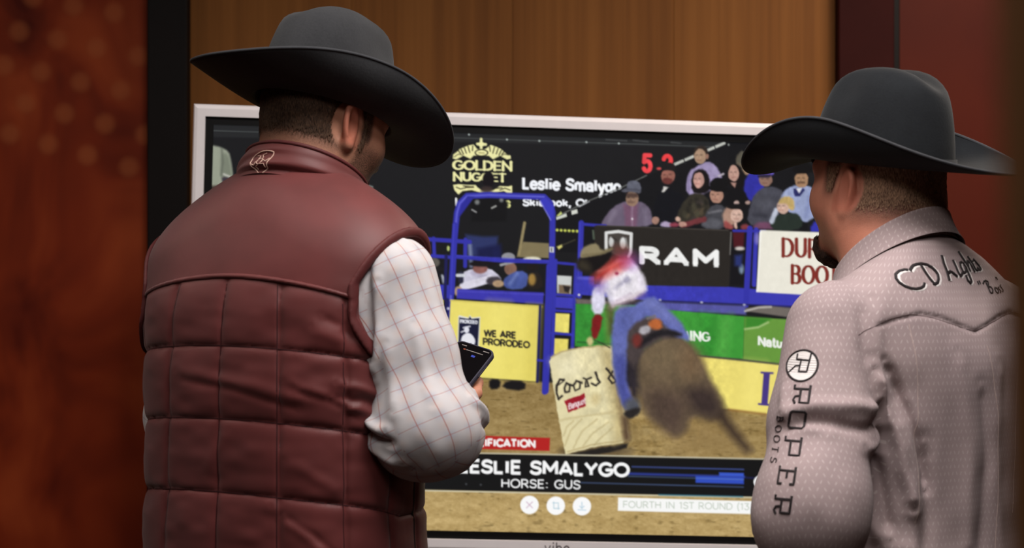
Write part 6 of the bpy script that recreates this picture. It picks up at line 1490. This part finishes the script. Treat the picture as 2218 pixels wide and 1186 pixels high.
def paint_rider():
    F = C5
    # barrel
    oval(F, 430, 1110, 260, 40, (70, 58, 44), 20, 0.7)
    poly(F, [(300, 1118), (480, 1080), (660, 1050), (650, 1085), (520, 1120), (400, 1138), (250, 1132)], (36, 32, 30), 5)
    poly(F, [(98, 470), (112, 438), (180, 400), (300, 372), (430, 358), (545, 362), (568, 500), (605, 700), (645, 870), (672, 1020), (620, 1050), (450, 1072), (310, 1106), (212, 1132), (190, 1010), (160, 850), (122, 620)], (228, 217, 172), 3)
    poly(F, [(455, 370), (545, 364), (605, 700), (672, 1020), (560, 1058), (545, 840), (500, 600)], (186, 168, 118), 22, 0, 0.8); poly(F, [(560, 560), (605, 700), (672, 1020), (640, 1045), (600, 860)], (128, 104, 70), 14, 0, 0.8); poly(F, [(130, 470), (260, 420), (320, 560), (180, 600)], (240, 232, 196), 40, 0, 0.7)
    stroke(F, [(112, 440), (180, 402), (300, 374), (430, 360), (540, 364)], 10, (186, 166, 118), 4); stroke(F, [(175, 890), (330, 860), (560, 830)], 12, (196, 180, 132), 6, 0.8)
    for a, b, c_ in (((210, 1070), (250, 960), (330, 880)), ((270, 1085), (330, 970), (440, 880)), ((340, 1070), (410, 980), (520, 900)), ((420, 1060), (480, 1000), (550, 940)), ((200, 1000), (220, 940), (270, 890))): stroke(F, [a, b, c_], 9, (190, 174, 126), 4, 0.8)
    stroke(F, [(230, 1112), (420, 1060), (660, 1030)], 9, (176, 156, 108), 4, 0.8)
    bk = (38, 33, 32)
    for p, w in (([(205, 600), (175, 595), (150, 640), (150, 700), (165, 740), (190, 715)], 15), ([(150, 645), (205, 605)], 8), ([(222, 620), (205, 660), (215, 690), (240, 680), (245, 640), (222, 622), (260, 640)], 13), ([(292, 605), (270, 640), (285, 678), (315, 662), (318, 620), (292, 606), (330, 622)], 13), ([(340, 590), (362, 600), (355, 650), (380, 645), (365, 600), (395, 585)], 12), ([(430, 545), (440, 590), (460, 620), (430, 640), (400, 625)], 14), ([(505, 520), (540, 560), (575, 610), (545, 625), (520, 590), (548, 540)], 14)): stroke(F, p, w, bk, 3)
    poly(F, [(208, 748), (350, 694), (358, 786), (232, 834)], (158, 30, 44), 2.5); text(F, 'Banquet', 236, 814, 48, 8, (238, 214, 216), 0.56, -0.36, 0.02, 0, 2)
    poly(F, [(390, 720), (430, 690), (470, 720), (440, 780), (400, 770)], (200, 182, 132), 12, 1, 0.8)
    # horse, seen from behind while turning
    poly(F, [(1100, 860), (1300, 880), (1450, 1000), (1500, 1120), (1000, 1130), (980, 1000)], (142, 116, 74), 40, 0, 0.5)
    poly(F, [(1240, 650), (1330, 770), (1400, 900), (1480, 1010), (1545, 1105), (1500, 1118), (1400, 1010), (1310, 900), (1200, 850)], (66, 52, 42), 22)
    poly(F, [(700, 560), (716, 430), (790, 345), (900, 290), (1040, 282), (1140, 370), (1210, 500), (1270, 640), (1330, 770), (1280, 880), (1160, 850), (1095, 880), (1075, 970), (1000, 1015), (920, 950), (780, 840), (730, 700)], (104, 87, 67), 16, 1)
    poly(F, [(1060, 655), (1250, 640), (1335, 780), (1285, 875), (1140, 845), (1080, 760)], (58, 46, 43), 34, 1); poly(F, [(800, 660), (1040, 690), (1090, 800), (1020, 1000), (900, 940), (800, 830)], (78, 62, 54), 40, 1, 0.9); oval(F, 900, 430, 130, 90, (122, 104, 78), 60, 0.8); oval(F, 1110, 470, 60, 100, (118, 92, 66), 50, 0.7)
    poly(F, [(640, 180), (740, 200), (720, 460), (740, 760), (660, 700), (640, 420)], (44, 38, 44), 18, 1); stroke(F, [(640, 880), (650, 1010)], 44, (70, 50, 38), 14, 0.8)
    stroke(F, [(535, 80), (545, 260)], 44, (74, 66, 42), 14, 0.8)
    poly(F, [(640, 190), (760, 140), (900, 170), (1060, 290), (900, 310), (780, 380), (700, 520), (640, 430)], (72, 62, 62), 10)
    # jeans, boot
    poly(F, [(565, 120), (600, 80), (700, 70), (800, 10), (850, 10), (960, 110), (1045, 200), (1098, 290), (1090, 325), (1000, 290), (905, 190), (800, 150), (720, 190), (660, 250), (650, 420), (642, 600), (700, 760), (640, 810), (590, 700), (552, 500), (540, 300)], (98, 106, 172), 8)
    poly(F, [(552, 420), (648, 430), (640, 620), (700, 770), (630, 800), (590, 680)], (70, 76, 146), 14, 1, 0.9); poly(F, [(760, 40), (850, 30), (980, 150), (1040, 230), (900, 150)], (122, 128, 190), 22, 1, 0.7); stroke(F, [(640, 90), (620, 240)], 40, (80, 88, 152), 20, 0.7)
    oval(F, 690, 790, 55, 60, (84, 86, 96), 12); poly(F, [(625, 830), (700, 800), (750, 800), (740, 840), (680, 880), (640, 860)], (40, 36, 36), 6, 1)
    # saddle
    poly(F, [(715, 350), (790, 280), (900, 232), (1045, 262), (1040, 292), (900, 282), (800, 330), (735, 385)], (32, 29, 33), 8, 1); poly(F, [(795, 205), (845, 155), (895, 170), (908, 240), (830, 240)], (180, 98, 52), 7, 1); stroke(F, [(800, 165), (850, 145)], 18, (120, 110, 108), 5); oval(F, 778, 244, 44, 30, (176, 172, 178), 6, 1, -20); oval(F, 725, 320, 34, 48, (112, 46, 42), 10)
    stroke(F, [(410, 310), (530, 370)], 7, (50, 60, 40), 3); 
    # rider
    F = C4
    poly(F, [(412, 640), (450, 560), (530, 590), (540, 700), (512, 832), (420, 816)], (224, 220, 240), 6, 1); poly(F, [(425, 822), (518, 828), (500, 930), (470, 1030), (440, 1045), (412, 1000)], (128, 28, 30), 5, 1); oval(F, 404, 1062, 30, 40, (198, 188, 128), 6)
    poly(F, [(470, 600), (520, 480), (640, 340), (760, 330), (830, 400), (885, 500), (912, 606), (790, 690), (600, 756), (545, 640)], (240, 234, 242), 8)
    poly(F, [(415, 510), (520, 390), (620, 325), (745, 335), (700, 420), (570, 470), (470, 545)], (200, 62, 56), 26, 1); poly(F, [(430, 560), (470, 530), (540, 560), (500, 620)], (124, 96, 186), 30, 1, 0.8); oval(F, 770, 350, 50, 40, (150, 90, 180), 40, 0.8); oval(F, 700, 330, 50, 40, (196, 60, 90), 40, 0.7)
    stroke(F, [(480, 440), (640, 380)], 20, (222, 120, 110), 12, 0.7); 
    for x, y, q in ((636, 584, 0.35), (668, 556, 0.4), (700, 540, 0.35), (724, 508, 0.6), (744, 526, 0.55)): oval(F, x, y, 22, 15, (104, 100, 134), 10, q, -40)
    stroke(F, [(560, 610), (600, 720)], 30, (206, 200, 222), 14, 0.8); stroke(F, [(850, 480), (880, 590)], 34, (216, 206, 222), 16, 0.8); stroke(F, [(640, 700), (760, 640)], 16, (206, 190, 206), 8, 0.8); oval(F, 640, 460, 16, 12, (150, 40, 70), 5)
    poly(F, [(560, 740), (720, 700), (860, 630), (900, 640), (760, 730), (600, 780)], (170, 140, 150), 18, 1, 0.7)
    stroke(F, [(640, 240), (700, 240)], 60, (120, 60, 50), 20, 0.6)
    poly(F, [(290, 420), (285, 350), (330, 300), (440, 300), (590, 255), (588, 320), (510, 400), (430, 450), (350, 450)], (20, 16, 17), 6, 1); poly(F, [(285, 420), (290, 350), (350, 330), (420, 400), (400, 450)], (52, 46, 36), 16, 1)
    poly(F, [(308, 305), (335, 235), (400, 200), (470, 192), (505, 262), (600, 228), (600, 250), (520, 290), (420, 305), (330, 325)], (142, 130, 98), 5, 1); stroke(F, [(340, 300), (500, 285), (590, 240)], 14, (106, 94, 66), 8, 0.8)

def paint_captions():
    F = C6
    sl = box_idx(380, 1062, 2100, 1250); IMG[sl] = np.clip(IMG[sl] * 1.05 + 4, 0, 255)
    poly(F, [(-600, 96), (400, 122), (828, 136), (825, 216), (400, 204), (-600, 180)], (180, 36, 34), 2.2)
    text(F, 'QUALIFICATION', 252, 188, 54, 13.5, (246, 240, 238), 0.90, 0.021, 0.08)
    poly(F, [(-1500, 196), (380, 232), (2130, 268), (3200, 290), (3200, 522), (2100, 500), (25, 455), (-1500, 424)], (20, 20, 21), 2.2)
    stroke(F, [(-1500, 192), (380, 229), (2130, 265), (3200, 287)], 8, (196, 190, 168), 2.5); stroke(F, [(-1500, 428), (25, 459), (2100, 503), (3200, 526)], 8, (214, 206, 176), 2.5)
    for x, y in ((312, 420), (402, 424)): oval(F, x, y, 6, 6, (70, 72, 76), 3)
    stroke(F, [(1335, 313), (2020, 330)], 9, (58, 72, 130), 3); stroke(F, [(1310, 356), (2025, 376)], 15, (44, 58, 140), 4); poly(F, [(1725, 370), (2022, 378), (2022, 420), (1725, 412)], (50, 78, 190), 3); poly(F, [(1870, 348), (2022, 352), (2022, 374), (1870, 370)], (58, 88, 200), 3); stroke(F, [(1020, 411), (2018, 438)], 7, (66, 82, 118), 3); stroke(F, [(1310, 372), (2020, 392)], 5, (110, 140, 190), 3, 0.6); stroke(F, [(2040, 380), (2100, 384)], 10, (30, 34, 80), 4)
    stroke(F, [(1500, 486), (2015, 498)], 8, (64, 118, 136), 3)
    text(F, 'LESLIE SMALYGO', 268, 354, 92, 20, (250, 250, 250), 1.04, 0.0245, 0.085, 0, 1.8)
    text(F, 'HORSE: GUS', 528, 443, 58, 9.5, (244, 244, 244), 1.07, 0.022, 0.085, 0, 1.8)
    text(F, 'OK', 2088, 448, 82, 19, (248, 248, 248), 1.0, 0.022)
    for x, y in ((702, 548), (864, 553), (1025, 556)): oval(F, x, y, 57, 57, (253, 253, 253), 2.2)
    stroke(F, [(684, 530), (720, 566)], 5, (206, 176, 196), 2.5); stroke(F, [(720, 530), (684, 566)], 5, (206, 176, 196), 2.5)
    for p in ([(846, 536), (880, 536), (880, 574)], [(852, 530), (852, 570), (886, 570)]): stroke(F, p, 5, (182, 208, 220), 2.5)
    for p in ([(1025, 532), (1025, 568)], [(1012, 556), (1025, 569), (1038, 556)], [(1002, 578), (1048, 580)]): stroke(F, p, 5, (182, 208, 224), 2.5)
    poly(F, [(1248, 502), (2110, 526), (2900, 546), (2900, 628), (2110, 606), (1246, 584)], (251, 251, 249), 2.2)
    text(F, 'FOURTH IN 1ST ROUND (13.8', 1278, 566, 43, 5, (190, 200, 186), 1.06, 0.019, 0.085, 0, 1.8)

# the broadcast picture is slightly ragged at its edges and uneven in tone, the captions over it are crisp
PX0, PY0 = PX, PY
paint_arena(); paint_logo()
PXW = PX0 + 1.1 * n2(PX0 / 8, PY0 / 8, 31) + 0.4 * n2(PX0 / 3.2, PY0 / 3.2, 33); PYW = PY0 + 1.1 * n2(PX0 / 8, PY0 / 8, 32) + 0.4 * n2(PX0 / 3.2, PY0 / 3.2, 34)
PX, PY = PXW, PYW
paint_crowd()
PX, PY = PX0, PY0
paint_gates(); paint_right()
PX, PY = PXW, PYW
paint_rider()
PX, PY = PX0, PY0
tone = 0.5 * n2(PX / 9, PY / 11, 41) + 0.35 * n2(PX / 4, PY / 5, 42) + 0.3 * n2(PX / 24, PY / 24, 43)
people = np.clip(np.maximum.reduce([1 - np.hypot((PX - 1540) / 300, (PY - 410) / 110), 1 - np.hypot((PX - 1090) / 110, (PY - 590) / 60), 1 - np.hypot((PX - 1400) / 220, (PY - 760) / 260)]) * 3, 0, 1)
IMG *= (1 + tone * (0.025 + 0.13 * people))[..., None]
paint_captions()
IMG = np.clip(IMG * 0.985, 0, 255)
LIN = lin(IMG.reshape(-1, 3))
gx, gz = np.meshgrid(np.linspace(X0, X1, GU), np.linspace(Z1, Z0, GV))
SV = np.stack([gx.ravel(), np.zeros(gx.size), gz.ravel()], 1)
ii = np.arange(GV - 1)[:, None] * GU; jj = np.arange(GU - 1)[None, :]
SQ = np.stack([ii + jj, ii + GU + jj, ii + GU + jj + 1, ii + jj + 1], -1).reshape(-1, 4)
k = NT('display_picture'); cc = k.attr('picture', 'Color')
k.set(color=(0.004, 0.004, 0.004, 1), rough=0.5, spec=0.1)
k.put(k.b.inputs['Emission Color'], cc); k.put(k.b.inputs['Emission Strength'], 1.0)
k.m.cycles.emission_sampling = 'NONE'
scr = mesh_np('screen', SV, SQ, k.m, tv, False, {'picture': ('FLOAT_COLOR', np.concatenate([LIN, np.ones((len(LIN), 1))], 1))})
scr['label'] = 'lit screen with a rider leaning past a barrel, crowd and name captions'
